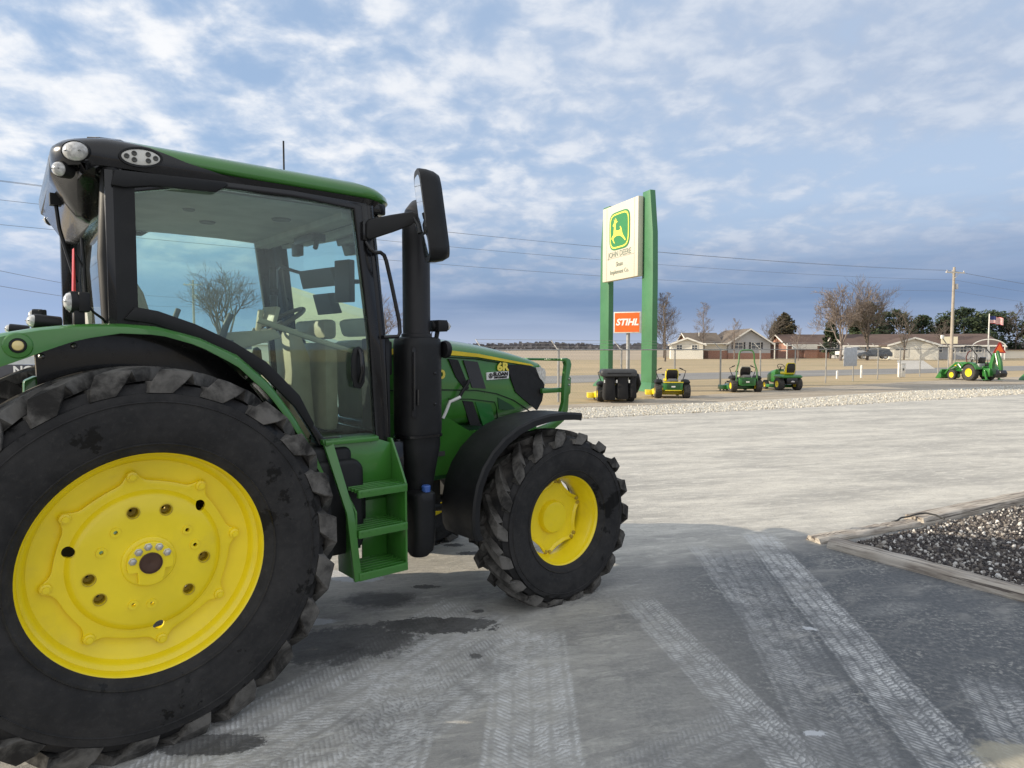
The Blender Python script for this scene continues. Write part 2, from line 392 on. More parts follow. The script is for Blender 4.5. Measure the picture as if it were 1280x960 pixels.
def stones(name, poly, count, smin, smax, mat, z0, seed):
    """many loose stones inside a polygon, one mesh"""
    rnd = random.Random(seed)
    base = bmesh.new(); bmesh.ops.create_icosphere(base, subdivisions=1, radius=1)
    bv = [v.co.copy() for v in base.verts]; bf = [[v.index for v in f.verts] for f in base.faces]; base.free()
    xs = [p[0] for p in poly]; ys = [p[1] for p in poly]; mb = MB(); n = 0
    def inside(px, py):
        c = False; j = len(poly)-1
        for i in range(len(poly)):
            if (poly[i][1] > py) != (poly[j][1] > py) and px < (poly[j][0]-poly[i][0])*(py-poly[i][1])/(poly[j][1]-poly[i][1])+poly[i][0]: c = not c
            j = i
        return c
    while n < count:
        px, py = rnd.uniform(min(xs), max(xs)), rnd.uniform(min(ys), max(ys))
        if not inside(px, py): continue
        n += 1; s = rnd.uniform(smin, smax)*(.6+.7*rnd.random()**2)
        M = Euler((rnd.uniform(0, 6), rnd.uniform(0, 6), rnd.uniform(0, 6))).to_matrix()
        sx, sy, sz = s*rnd.uniform(.7, 1.3), s*rnd.uniform(.6, 1.1), s*rnd.uniform(.4, .8)
        c = Vector((px, py, z0+rnd.uniform(0, s*.6)))
        mb.add([M@Vector((v.x*sx*rnd.uniform(.8, 1.15), v.y*sy*rnd.uniform(.8, 1.15), v.z*sz))+c for v in bv], bf)
    return mb.build(name, mat, smooth=0)

# ------------------------------------------------------------------ stone bed with timber edging
BEDC = ground_mix('dark mulch', (.055, .048, .045), (.08, .065, .055), (.11, .09, .075), 1, 6, 40, bmp=1, bd=.03)
sheet('stone_bed_soil', [(3.25, 6.22), (3.9, 5.02), (8.4, -1.8), (14, 8), (14, 13), (6.1, 7.72)], .02, BEDC)
STM = island_mat('bed stones', [(0, (.045, .042, .044)), (.22, (.085, .078, .078)), (.45, (.06, .05, .048)), (.62, (.13, .115, .105)), (.80, (.20, .18, .16)), (.92, (.30, .28, .26))])
BED = [(3.27, 6.22), (3.92, 5.0), (5.3, 2.8), (8.2, 7.4), (8.0, 8.9), (6.1, 7.75)]
st = stones('bed_stones', BED, 26000, .010, .021, STM, .02, 5)
tag(stones('pale_bed_stones', BED, 1500, .012, .024, island_mat('pale bed stones', [(0, (.55, .53, .50)), (.4, (.40, .38, .35)), (.7, (.66, .65, .62))]), .03, 6), None, None, None, 'stuff')
tag(st, None, None, None, 'stuff')
GSM = island_mat('white gravel stones', [(0, (.50, .475, .41)), (.3, (.60, .57, .50)), (.5, (.42, .39, .33)), (.72, (.34, .31, .26)), (.9, (.68, .66, .60))])
gs = stones('loose_gravel', [(1.4, 17.2), (5.4, 19.0), (7.9, 20.1), (12.6, 22.4), (21, 26.9), (30, 31.5), (30, 36), (16.5, 28.0), (9.6, 23.7), (6.7, 22.3), (1.6, 20.4)], 11000, .018, .038, GSM, .0, 8)
tag(gs, None, None, None, 'stuff')
def wood_mat():
    m, t, b = new_mat('weathered timber'); co = objco(t); X, Y, Z = sep(t, co)
    g = noise(t, comb(t, X*1.2, Y*22, Z*22), 1.6, 8, .6, .6); big = noise(t, co, 2.5, 5)
    c = mixc(t, g.ss(.3, .68), (.17, .14, .12), (.50, .45, .38)); c = mixc(t, big.ss(.45, .7)*.5, c, (.60, .56, .50))
    crack = noise(t, comb(t, X*.5, Y*30, Z*30), 1.3, 3, .5).ss(.36, .42, 1, 0); c = mixc(t, crack*.8, c, (.06, .045, .04))
    t.links.new(c, b.inputs['Base Color']); b.inputs['Roughness'].default_value = .9; bump(t, b, g-crack, .8, .012); return m
WOOD = wood_mat()
def timber(name, label, p0, p1, wd, h, seed, group='landscape timbers edging the stone bed'):
    L = math.hypot(p1[0]-p0[0], p1[1]-p0[1]); rnd = random.Random(seed); n = 36
    rings = []
    for i in range(n+1):
        x = L*i/n; j = lambda: rnd.uniform(-.005, .005)
        e = .015 if 0 < i < n else .03
        rings.append([Vector((x, -wd/2+j(), 0)), Vector((x, -wd/2+j(), h-e*1.6)), Vector((x, -wd/2+.02+j(), h-.004+j()*.8)), Vector((x, -wd*.1+j(), h+j())), Vector((x, -wd*.04, h-.008+j())), Vector((x, wd*.04+j(), h+j())), Vector((x, wd/2-.02+j(), h-.004+j())), Vector((x, wd/2+j(), h-e*1.6)), Vector((x, wd/2, 0))])
    mb = MB(); mb.loft(rings, cap=True); o = mb.build(name, WOOD, smooth=50)
    o.location = (p0[0], p0[1], 0); o.rotation_euler = (0, 0, math.atan2(p1[1]-p0[1], p1[0]-p0[0])); return tag(o, label, 'timber', group)
timber('landscape_timber', 'cracked grey landscape timber along the near, shaded edge of the dark stone bed', (3.02, 6.16), (5.05, 2.86), .19, .075, 1)
timber('landscape_timber', 'sunlit pale timber along the far edge of the dark stone bed', (4.28, 6.98), (10.6, 10.42), .22, .08, 2)
timber('landscape_timber', 'short split grey timber meeting at the pointed corner of the stone bed', (2.90, 6.30), (4.25, 6.93), .17, .05, 3)
mb = MB(); pth = [(4.62, 6.78, .10), (4.55, 6.92, .14), (4.42, 7.02, .15), (4.28, 7.0, .14), (4.16, 6.98, .12), (4.06, 6.99, .085), (3.93, 6.98, .07), (3.8, 6.9, .035), (3.70, 6.9, .012)]
pth = [(4.30+(a-4.25)*.55, 6.93+(b_-6.95)*.6, .075+(c_-.08)*.55) for a, b_, c_ in pth]; mb.tube(pth, .009, 6)
tag(mb.build('cable', P('black cable', (.02, .02, .02), .6)), 'tangled black cable lying over the sunlit timber of the stone bed', 'cable')

# ================================================================== THE BIG TRACTOR
GREEN = P('tractor green paint', (.040, .175, .024), .32, var=.10, vs=2, coat=.6, dirt=.10, dirtc=(.16, .20, .12), bmp=.03)
YEL = P('wheel yellow paint', (.90, .71, .010), .36, var=.07, vs=3, coat=.35, dirt=.30, dirtc=(.60, .45, .06), bmp=.04)
BLK = P('black plastic', (.012, .0125, .0135), .50, var=.2, vs=5, dirt=.10, dirtc=(.06, .058, .055), bmp=.12, bs=120, spec=.30)
BLG = P('gloss black paint', (.008, .008, .009), .24, var=.1, coat=.35, dirt=.06, dirtc=(.05, .05, .05), spec=.35)
DRK = P('dark chassis metal', (.014, .015, .016), .6, dirt=.35, dirtc=(.07, .065, .055))
DGR = P('chassis green', (.008, .085, .018), .5, dirt=.3, dirtc=(.10, .11, .07))
STL = P('zinc steel', (.55, .54, .52), .38, metal=.9)
STRP = P('stripe yellow', (.80, .60, .03), .35)
WHT = P('white decal', (.80, .80, .78), .45, var=.03)
LENS = P('clear lamp lens', (.50, .50, .49), .10, var=.35, vs=45, coat=1, bmp=.6, bs=90)
CHRM = P('mirror glass', (.75, .78, .80), .03, metal=1, var=.01)
MESH = P('grille mesh', (.006, .006, .007), .7, bmp=.8, bs=220)
TAN = P('tan seat fabric', (.55, .46, .31), .85, bmp=.3)
GRY = P('grey cab trim', (.34, .34, .31), .7, bmp=.2)
HEAD = P('pale headliner', (.42, .42, .38), .85)
RED = P('red plastic', (.55, .03, .02), .4)
def rubber(name, rt, axis_local=True, dustc=(.27, .25, .225)):
    m, t, b = new_mat(name); co = objco(t); X, Y, Z = sep(t, co)
    r = (X*X+Z*Z).sqrt()
    n = noise(t, co, 7, 7, .65, .3); nf = noise(t, co, 38, 5, .7)
    tread = r.ss(rt-.055, rt-.02)
    c = mixc(t, n.ss(.3, .7), (.016, .016, .017), (.033, .032, .032))
    c = mixc(t, (tread*n.ss(.36, .62)*.75+tread*.12), c, dustc)
    c = mixc(t, (1-tread)*nf.ss(.52, .72)*.14, c, (.10, .095, .085))
    wetm = (1-tread)*noise(t, co, 3.1, 7, .7).ss(.575, .59)
    c = mixc(t, wetm*.95, c, (.003, .003, .003))
    t.links.new(c, b.inputs['Base Color']); t.links.new((n*.15+.66-wetm*.35).k, b.inputs['Roughness']); b.inputs['Specular IOR Level'].default_value = .28
    rings = (r*150).sin()*.15*(1-tread); bump(t, b, nf*.6+rings+n*.5, .35, .006); return m

def lug_rubber():
    m, t, b = new_mat('dusty lug rubber'); co = objco(t); X, Y, Z = sep(t, co)
    r = (X*X+Z*Z).sqrt()
    n = noise(t, co, 6, 7, .65, .4); nf = noise(t, co, 30, 6, .7)
    c = mixc(t, n.ss(.3, .7), (.020, .019, .018), (.045, .043, .04))
    c = mixc(t, n.ss(.34, .66)*.8, c, (.17, .162, .15)); c = mixc(t, nf.ss(.55, .75)*.3, c, (.05, .048, .045))
    t.links.new(c, b.inputs['Base Color']); b.inputs['Roughness'].default_value = .85; b.inputs['Specular IOR Level'].default_value = .25; bump(t, b, nf*.6+n*.5, .3, .006); return m
lugmat = lug_rubber()
def tyre(R_, Rs, rin, hw, nl, lug_h, parent, mat, rz=0, zc=0, seed=1):
    """agricultural tyre round local Y; Rs shoulder radius; hw half width; clamped flat on the ground at z=-zc"""
    mb = MB(); mbl = MB()
    bulge = hw*1.0; rm = (rin+Rs)/2
    prof = []
    rc = R_-lug_h
    side = [(rin, hw*.80), (rin+.012, hw*.86), (rin+.03, hw*.93), (rin+(Rs-rin)*.3, hw*1.02), (rin+(Rs-rin)*.5, hw*1.05), (rin+(Rs-rin)*.72, hw*1.01), (Rs-lug_h*1.9, hw*.93), (Rs-lug_h*1.15, hw*.83), (rc-.030, hw*.74), (rc-.010, hw*.60), (rc+.002, hw*.3), (rc+.004, 0)]
    prof = [(r, -y) for r, y in side]+[(r, y) for r, y in side[-2::-1]]
    mb.lathe(prof, 96)
    # moulded rings on the sidewall
    for rr in (rin+.045, rin+(Rs-rin)*.62):
        yy = hw*(.965 if rr < rin+.1 else 1.035)
        mb.lathe([(rr-.006, -yy+.004), (rr, -yy-.004), (rr+.006, -yy+.004)], 96)
    # lugs: slanted bars that wrap over the shoulder
    rnd = random.Random(seed)
    for sgn in (-1, 1):
        for k in range(nl):
            ph = 2*PI*(k+(0 if sgn < 0 else .5))/nl
            ns = 9; rings = []
            for i in range(ns+1):
                s = i/ns
                y = -.03*hw+s*1.0*hw if s <= .8 else None
                if s <= .78:
                    y = hw*(-.06+s/.78*1.0); rr = R_-(R_-Rs)*(max(0, y)/hw)**3; base = rc-.01
                    wdt = .042+.046*s
                else:
                    q = (s-.78)/.22; y = hw*(.94+.06*math.sin(q*PI/2)); rr = Rs-q*(.100*R_/.9)-.002; base = rr-.05
                    wdt = .078+.008*math.sin(q*PI)-.016*q
                    y += .012*(1-q*.6)
                off = (s**.9)*.37*1.0      # lug sweeps back from centre to shoulder
                lw = wdt*R_/.905
                a_c = ph+off
                ring = []
                if s <= .78:
                    for (da, rad) in ((-lw*1.14, base), (-lw*.94, rr-.005), (-lw*.88, rr), (lw*.88, rr), (lw*.94, rr-.005), (lw*1.14, base)):
                        a = a_c+da/R_; ring.append(Vector((rad*math.cos(a), sgn*y, rad*math.sin(a))))
                else:
                    for (da, dy) in ((-lw*1.14, -.06), (-lw*.94, -.005), (-lw*.88, 0), (lw*.88, 0), (lw*.94, -.005), (lw*1.14, -.06)):
                        a = a_c+da/R_; ring.append(Vector((rr*math.cos(a), sgn*(y+dy), rr*math.sin(a))))
                rings.append(ring)
            mbl.loft(rings, cap=True)
    def clampz(m):
        out = []
        for p in m.v:
            z = p[2]; lim = -zc+.002
            if z < lim: z = lim+(z-lim)*.02
            out.append((p[0], p[1], z))
        m.v = out
    clampz(mb); clampz(mbl)
    o = mb.build('tyre', mat, parent, smooth=50)
    mbl.build('tread_lugs', lugmat, parent, smooth=24)
    return o

RUBR = rubber('rear tyre rubber', .905); RUBF = rubber('front tyre rubber', .655)

T = thing('tractor', 'large green farm tractor with yellow wheels and black cab frame, nearest to the camera', 'tractor', (-2.377, 3.863, 0), R(90-49.893))

def ang_poly(rf, n=144, y=0):
    return [(rf(2*PI*i/n)*math.cos(2*PI*i/n), rf(2*PI*i/n)*math.sin(2*PI*i/n)) for i in range(n)]

def make_rear_wheel(loc, flip):
    """wheel hub sits at loc; outer side towards -Y"""
    sg = -1 if not flip else 1
    z0 = .87
    root = MB()
    # rim barrel (the part itself), parts of it as sub-parts
    prof = [(.521, -.192), (.527, -.184), (.527, -.176), (.519, -.172), (.506, -.172), (.499, -.160), (.497, -.140), (.478, -.128), (.470, -.105), (.462, -.085), (.448, -.078), (.437, -.05), (.433, .02), (.44, .06), (.47, .10), (.485, .13), (.50, .16), (.519, .172), (.527, .178), (.521, .192)]
    inner = [(.515, .190), (.49, .165), (.475, .13), (.46, .10), (.43, .06), (.423, .02), (.427, -.05), (.438, -.074), (.452, -.081), (.461, -.102), (.470, -.124), (.487, -.135), (.489, -.162), (.497, -.178), (.508, -.190)]
    root.lathe([(r*1.027, h) for r, h in prof+inner], 96, close=True)
    if flip: root.v = [(p[0], -p[1], p[2]) for p in root.v]
    rim = root.build('rim', YEL, T, smooth=40); rim.location = loc
    ears = [R(97.5+45*k) for k in range(8)]
    def rf(th):
        d = min(abs((th-e+PI) % (2*PI)-PI) for e in ears)
        return .368+.050*math.exp(-(d/.085)**2)+.008*math.exp(-(d/.22)**2)
    d = MB(); n = 160; rings = []
    for (k, yy, mode) in ((1.0, -.070, 0), (1.0, -.086, 0), (.985, -.0885, 0), (.93, -.0865, 0), (.885, -.088, 1), (.86, -.100, 1), (.83, -.112, 1), (.78, -.119, 1), (.55, -.126, 1), (.30, -.128, 1)):
        rg = []
        for i in range(n):
            th = 2*PI*i/n; r = (rf(th) if mode == 0 else .372)*k
            rg.append(Vector((r*math.cos(th), yy, r*math.sin(th))))
        rings.append(rg)
    back = [[Vector((p.x*.98, p.y+.016, p.z*.98)) for p in rg] for rg in reversed(rings)]
    d.loft(rings+back+[rings[0]], cap=False)
    if flip: d.v = [(p[0], -p[1], p[2]) for p in d.v]
    disc = d.build('wheel_disc', YEL, rim, smooth=40)
    bmd = bmesh.new(); bmd.from_mesh(disc.data); bmesh.ops.remove_doubles(bmd, verts=bmd.verts, dist=1e-5); bmesh.ops.recalc_face_normals(bmd, faces=bmd.faces); bmd.to_mesh(disc.data); bmd.free()
    wb = MB(); wb.lathe([(.468, -.085), (.425, -.072), (.400, -.066), (.372, -.062), (.355, -.060), (.355, -.045), (.372, -.047), (.400, -.051), (.425, -.057), (.462, -.06)], 96, close=True)
    if flip: wb.v = [(p[0], -p[1], p[2]) for p in wb.v]
    wb.build('rim_web', YEL, rim, smooth=40)
    c = MB()
    def hole(a, r, rad, dp=.2):
        cx, cz = r*math.cos(R(a)), r*math.sin(R(a))
        c.prism([(cx+rad*math.cos(2*PI*i/20), cz+rad*math.sin(2*PI*i/20)) for i in range(20)], -.3, .1)
    for a in (104, 71, -7, -46, 189, 214): hole(a, .243, .024)
    for a in (163, 43, -83): hole(a, .325, .025)
    for a in (130, 158, 35, 11, -110, -88): hole(a, .205 if a not in (-110, -88) else .20, .009)
    cu = c.build('cutter', YEL, rim)
    cut(disc, cu)
    # cups behind the six large holes, bosses, ear bolts, hub
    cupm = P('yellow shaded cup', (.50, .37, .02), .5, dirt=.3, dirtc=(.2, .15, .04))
    def part(m, name, mat, bev=0, sm=40):
        if flip: m.v = [(p[0], -p[1], p[2]) for p in m.v]
        return m.build(name, mat, rim, bevel=bev, smooth=sm)
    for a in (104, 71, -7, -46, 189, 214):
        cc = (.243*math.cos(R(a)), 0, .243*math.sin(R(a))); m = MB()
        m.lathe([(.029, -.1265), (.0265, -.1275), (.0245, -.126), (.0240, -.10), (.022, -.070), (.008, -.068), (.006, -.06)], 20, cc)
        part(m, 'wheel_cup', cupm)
    for a in (130, 158, 35, 11, -110, -88):
        cc = (.205*math.cos(R(a)), 0, .205*math.sin(R(a))); m = MB()
        m.lathe([(.023, -.125), (.022, -.132), (.0095, -.132), (.0095, -.12)], 18, cc)
        part(m, 'bolt_boss', YEL)
    for e in ears:
        r = .400; cc = (r*math.cos(e), 0, r*math.sin(e)); m = MB()
        m.lathe([(.026, -.080), (.023, -.098), (.014, -.101), (.0135, -.112), (.0, -.113)], 14, cc)
        part(m, 'clamp_bolt', YEL)
    hb = MB(); hb.lathe([(.118, -.126), (.116, -.134), (.108, -.138), (.02, -.138), (0, -.138)], 40)
    def arc(r, a0, a1, n): return [(r*math.cos(R(a0+(a1-a0)*i/n)), r*math.sin(R(a0+(a1-a0)*i/n))) for i in range(n+1)]
    hb.prism(arc(.098, -22, 202, 26)+[(-.055, -.036), (-.052, -.08)]+arc(.104, -122, -62, 8)+[(.055, -.075), (.062, -.036)], -.165, -.13)
    part(hb, 'hub', YEL, .004)
    for a, rr in ((165, .077), (130, .076), (97, .077), (62, .078), (28, .079)):
        cc = (rr*math.cos(R(a)), 0, rr*math.sin(R(a))); m = MB()
        m.lathe([(.019, -.16), (.019, -.166), (.015, -.167), (.0145, -.178), (0, -.180)], 6, cc)
        part(m, 'hub_bolt', STL, .0015, 30)
    m = MB(); m.lathe([(.049, -.16), (.049, -.172), (.045, -.173), (.043, -.167), (.012, -.168), (.009, -.1665), (0, -.1665)], 32)
    part(m, 'axle_cap', P('rusty axle end', (.085, .045, .03), .6, .3, dirt=.4, dirtc=(.03, .02, .018)))
    tm = tyre(.910, .897, .514, .232, 22, .055, rim, RUBR, zc=z0, seed=3)
    axl = MB(); axl.lathe([(.16, .02), (.17, .12), (.12, .30), (.12, .6), (0, .6)], 24)
    if flip: axl.v = [(p[0], -p[1], p[2]) for p in axl.v]
    axl.build('axle_housing', DGR, rim)
    return rim
YR = -1.12
rw = make_rear_wheel((0, YR+.192, .87), False); rw.name = 'rear_wheel'
# the far rear wheel shares the shapes, turned about
def copy_child(o, parent, loc=None, rz=None):
    c = o.copy(); COL.objects.link(c); c.parent = parent
    if loc: c.location = loc
    if rz is not None: c.rotation_euler = (0, 0, rz)
    for ch in list(o.children): copy_child(ch, c)
    return c
copy_child(rw, T, (0, .928, .87), PI)

def make_front_wheel(loc):
    prof = [(.348, -.155), (.353, -.149), (.353, -.142), (.345, -.138), (.332, -.138), (.326, -.128), (.323, -.105), (.312, -.092), (.306, -.03), (.292, -.012), (.288, .05), (.305, .08), (.325, .11), (.345, .138), (.353, .146), (.348, .155)]
    inner = [(.340, .152), (.318, .118), (.298, .085), (.280, .055), (.284, -.018), (.298, -.036), (.303, -.092), (.314, -.103), (.318, -.128), (.326, -.146), (.338, -.154)]
    m = MB(); m.lathe(prof+inner, 80, close=True); rim = m.build('rim', YEL, T, smooth=40); rim.name = 'front_wheel'; rim.location = loc
    ears = [R(20+60*k) for k in range(6)]
    def rf(th):
        d = min(abs((th-e+PI) % (2*PI)-PI) for e in ears); return .236+.052*math.exp(-(d/.22)**2)
    n = 120; rings = []
    for k, yy in ((1, .005), (1, -.006), (.96, -.008), (.80, .02), (.70, .05), (.62, .075), (.3, .082)):
        rings.append([Vector((rf(2*PI*i/n)*k*math.cos(2*PI*i/n), yy, rf(2*PI*i/n)*k*math.sin(2*PI*i/n))) for i in range(n)])
    back = [[Vector((p.x*.98, p.y+.014, p.z*.98)) for p in rg] for rg in reversed(rings)]
    d = MB(); d.loft(rings+back); disc = d.build('wheel_disc', YEL, rim, smooth=40)
    m = MB(); m.lathe([(.170, .09), (.165, .06), (.150, .035), (.128, .03), (.122, -.02), (.112, -.034), (.09, -.038), (0, -.040)], 40); m.build('hub', YEL, rim, smooth=35)
    BO = P('dirty yellow bolts', (.42, .30, .03), .6)
    for k in range(8):
        a = 2*PI*k/8+.2; m = MB(); m.lathe([(.013, .04), (.013, .026), (.006, .022), (0, .022)], 6, (.146*math.cos(a), 0, .146*math.sin(a))); m.build('wheel_bolt', BO, rim)
    for e in ears:
        for da in (-.07, .07): m = MB(); m.lathe([(.015, 0), (.015, -.012), (.007, -.018), (0, -.018)], 8, (.266*math.cos(e+da), 0, .266*math.sin(e+da))); m.build('wheel_bolt', BO, rim)
    m = MB(); m.box((.3185*math.cos(.1), -.06, .3185*math.sin(.1)), (.03, .02, .012)); m.build('valve_stem', BLK, rim)
    tyre(.658, .642, .330, .190, 18, .045, rim, RUBF, zc=.60, seed=9)
    m = MB(); m.lathe([(.15, .09), (.15, .2), (.10, .26), (.09, .62), (0, .62)], 24); m.build('axle_housing', DGR, rim)
    return rim
fwl = make_front_wheel((2.738, -1.061+.155, .60)); fwl.rotation_euler = (0, 0, R(-2.4))
copy_child(fwl, T, (2.738, .905, .60), PI-R(2.4))

# ---- chassis and engine underside
def glass(name, tint, gl=1.45, haze=0.0):
    m = bpy.data.materials.new(name); m.use_nodes = True; t = m.node_tree
    for n in list(t.nodes): t.nodes.remove(n)
    o = t.nodes.new('ShaderNodeOutputMaterial'); tr = t.nodes.new('ShaderNodeBsdfTransparent'); tr.inputs[0].default_value = (*tint, 1)
    g = t.nodes.new('ShaderNodeBsdfGlossy'); g.inputs['Roughness'].default_value = .015; g.inputs[0].default_value = (.95, 1, .98, 1)
    fr = t.nodes.new('ShaderNodeFresnel'); fr.inputs[0].default_value = gl
    mx = t.nodes.new('ShaderNodeMixShader'); t.links.new(fr.outputs[0], mx.inputs[0]); t.links.new(tr.outputs[0], mx.inputs[1]); t.links.new(g.outputs[0], mx.inputs[2])
    last = mx.outputs[0]
    if haze:
        df = t.nodes.new('ShaderNodeBsdfDiffuse'); df.inputs[0].default_value = (.5, .5, .45, 1); m2 = t.nodes.new('ShaderNodeMixShader')
        co = objco(t); dn = noise(t, co, 3, 6, .6, .5).ss(.42, .75)*haze+haze*.35
        t.links.new(dn.k, m2.inputs[0]); t.links.new(last, m2.inputs[1]); t.links.new(df.outputs[0], m2.inputs[2]); last = m2.outputs[0]
    t.links.new(last, o.inputs[0]); return m
GLS = glass('tinted cab glass', (.87, .965, .94), 1.5, .03)

m = MB()
m.box((.05, 0, .92), (.75, .62, .62)); m.box((.85, 0, .88), (1.1, .50, .50)); m.box((1.75, 0, .86), (.9, .44, .46)); m.box((2.72, 0, .72), (.55, .52, .30))
m.box((2.738, 0, .62), (.20, 1.25, .17)); m.box((-.45, 0, .75), (.45, .5, .5)); m.box((1.3, -.3, 1.02), (.9, .35, .35)); m.box((1.3, .3, 1.02), (.9, .35, .35))
m.tube([(1.2, -.35, .8), (1.7, -.42, .72), (2.2, -.36, .66)], .03); m.tube([(1.2, .1, .55), (2.6, .1, .62)], .035)
m.build('chassis', DRK, T, bevel=.02)
m = MB(); m.box((1.95, 0, 1.08), (1.55, .70, .40)); m.box((2.9, 0, .95), (.55, .46, .36)); m.box((2.35, -.30, .98), (.7, .12, .22)); m.box((2.35, .30, .98), (.7, .12, .22))
m.build('frame_rail', DGR, T, bevel=.03)
m = MB(); m.tube([(-.55, -.42, .9), (-.7, -.45, .75), (-1.15, -.48, .55)], [.05, .045, .03]); m.tube([(-.55, .42, .9), (-.7, .45, .75), (-1.15, .48, .55)], [.05, .045, .03])
m.tube([(-.45, -.50, 1.25), (-.75, -.50, 1.30), (-.95, -.48, 1.0), (-1.1, -.48, .6)], .035)
m.box((-.75, 0, .48), (.5, .10, .08)); m.build('three_point_hitch', DGR, T, bevel=.008)
m = MB(); m.prism([(-.43, 1.35), (-.35, 1.36), (-.33, 1.65), (-.37, 1.735), (-.42, 1.71)], -.64, -.56)
m.tube([(-.40, -.66, 1.58), (-.40, -.54, 1.58)], .045, 14); m.build('hitch_cylinder', GREEN, T, bevel=.012)

# ---- hood
def hood_sections():
    S = []
    #  x    w_side  z_bot  z_shoulder z_top  (upper crown half width)
    for x, w, zb, zs, zt in ((1.44, .42, 1.24, 1.895, 1.985), (1.75, .42, 1.24, 1.885, 1.975), (2.10, .415, 1.24, 1.865, 1.955), (2.45, .405, 1.24, 1.835, 1.922), (2.77, .395, 1.26, 1.790, 1.865), (3.00, .380, 1.30, 1.745, 1.805), (3.14, .35, 1.34, 1.715, 1.765), (3.215, .30, 1.40, 1.69, 1.728), (3.245, .22, 1.46, 1.665, 1.69)):
        r = []
        pts = [(w, zb), (w+.012, zb+.12), (w+.010, (zb+zs)/2), (w, zs-.05), (w-.008, zs-.012), (w-.035, zs+.025), (w-.10, zs+(zt-zs)*.62), (w*.45, zs+(zt-zs)*.93), (0, zt)]
        for y, z_ in pts: r.append(Vector((x, -y, z_)))
        for y, z_ in reversed(pts[:-1]): r.append(Vector((x, y, z_)))
        S.append(r)
    return S
m = MB(); m.loft(hood_sections(), cap=True, closed=True); hood = m.build('hood', GREEN, T, smooth=50)
hsub = hood.modifiers.new('s', 'SUBSURF'); hsub.levels = 1; hsub.render_levels = 1
def hw_at(x):          # hood side half-width at x
    tb = ((1.44, .430), (2.10, .427), (2.45, .417), (2.77, .407), (3.0, .392), (3.14, .362), (3.215, .312), (3.30, .25))
    for (a, wa), (b, wb) in zip(tb, tb[1:]):
        if a <= x <= b: return wa+(wb-wa)*(x-a)/(b-a)
    return tb[0][1] if x < 1.44 else tb[-1][1]
def hood_patch(name, pts, mat, off=.004, th=.006, parent=hood, both=True, sub=.12):
    """flat fitting on the hood side, following its curve"""
    res = None
    for sg in ((-1, 1) if both else (-1,)):
        # densify the outline so that it can bend with the side
        q = []
        for i, p in enumerate(pts):
            n_ = pts[(i+1) % len(pts)]; L = math.hypot(n_[0]-p[0], n_[1]-p[1]); k = max(1, int(L/sub))
            q += [(p[0]+(n_[0]-p[0])*j/k, p[1]+(n_[1]-p[1])*j/k) for j in range(k)]
        n = len(q); mb = MB()
        mb.add([(x_, sg*(hw_at(x_)+off), z_) for x_, z_ in q]+[(x_, sg*(hw_at(x_)+off-th-.01), z_) for x_, z_ in q],
               [tuple(range(n)), tuple(range(2*n-1, n-1, -1))]+[(i, i+n, (i+1) % n+n, (i+1) % n) for i in range(n)])
        o = mb.build(name, mat, parent, smooth=20)
        if sg < 0: res = o
    return res
hood_patch('stripe', [(1.46, 1.862), (2.10, 1.852), (2.41, 1.821), (2.729, 1.770), (2.985, 1.731), (3.02, 1.714), (2.729, 1.750), (2.41, 1.795), (2.10, 1.815), (1.46, 1.822)], STRP, .002)
hood_patch('side_grille', [(2.712, 1.735), (2.75, 1.62), (2.80, 1.51), (2.90, 1.44), (3.06, 1.345), (3.13, 1.42), (3.165, 1.50), (3.19, 1.555), (3.08, 1.62), (3.03, 1.70), (2.95, 1.722)], MESH, .006, sub=.05)
hood_patch('headlight', [(3.035, 1.703), (3.10, 1.705), (3.175, 1.685), (3.215, 1.66), (3.21, 1.575), (3.185, 1.548), (3.09, 1.615)], LENS, .010, sub=.03)
hood_patch('side_vent', [(2.135, 1.785), (2.222, 1.775), (2.325, 1.56), (2.30, 1.545), (2.25, 1.59), (2.20, 1.65)], MESH, .003)
hood_patch('side_vent', [(2.274, 1.772), (2.410, 1.758), (2.492, 1.549), (2.355, 1.562)], P('charcoal panel', (.035, .036, .04), .5), .003)
hood_patch('side_vent', [(2.262, 1.468), (2.36, 1.455), (2.44, 1.262), (2.335, 1.276)], MESH, .0045)
hood_patch('side_vent', [(2.61, 1.475), (2.74, 1.415), (2.80, 1.375), (2.70, 1.37), (2.625, 1.38)], P('dark green panel', (.006, .05, .012), .5), .003)
# pressed panels and seams
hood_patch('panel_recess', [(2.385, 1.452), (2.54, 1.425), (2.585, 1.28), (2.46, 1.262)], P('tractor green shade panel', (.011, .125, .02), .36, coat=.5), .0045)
def side_line(name, pts, w_=.007, mat=None, off=.0035):
    top = [(a, b+w_/2) for a, b in pts]; bot = [(a, b-w_/2) for a, b in reversed(pts)]
    hood_patch(name, top+bot, mat or P('panel gap', (.004, .012, .005), .8), off, sub=.08)
side_line('panel_seam', [(1.46, 1.575), (2.10, 1.556), (2.40, 1.540), (2.60, 1.505), (2.78, 1.445), (2.93, 1.365), (3.0, 1.32)])
side_line('panel_seam', [(1.46, 1.805), (2.10, 1.800), (2.41, 1.782), (2.69, 1.742)], .005)
side_line('panel_seam', [(2.13, 1.487), (2.34, 1.475), (2.58, 1.44), (2.60, 1.40), (2.62, 1.27)], .006)
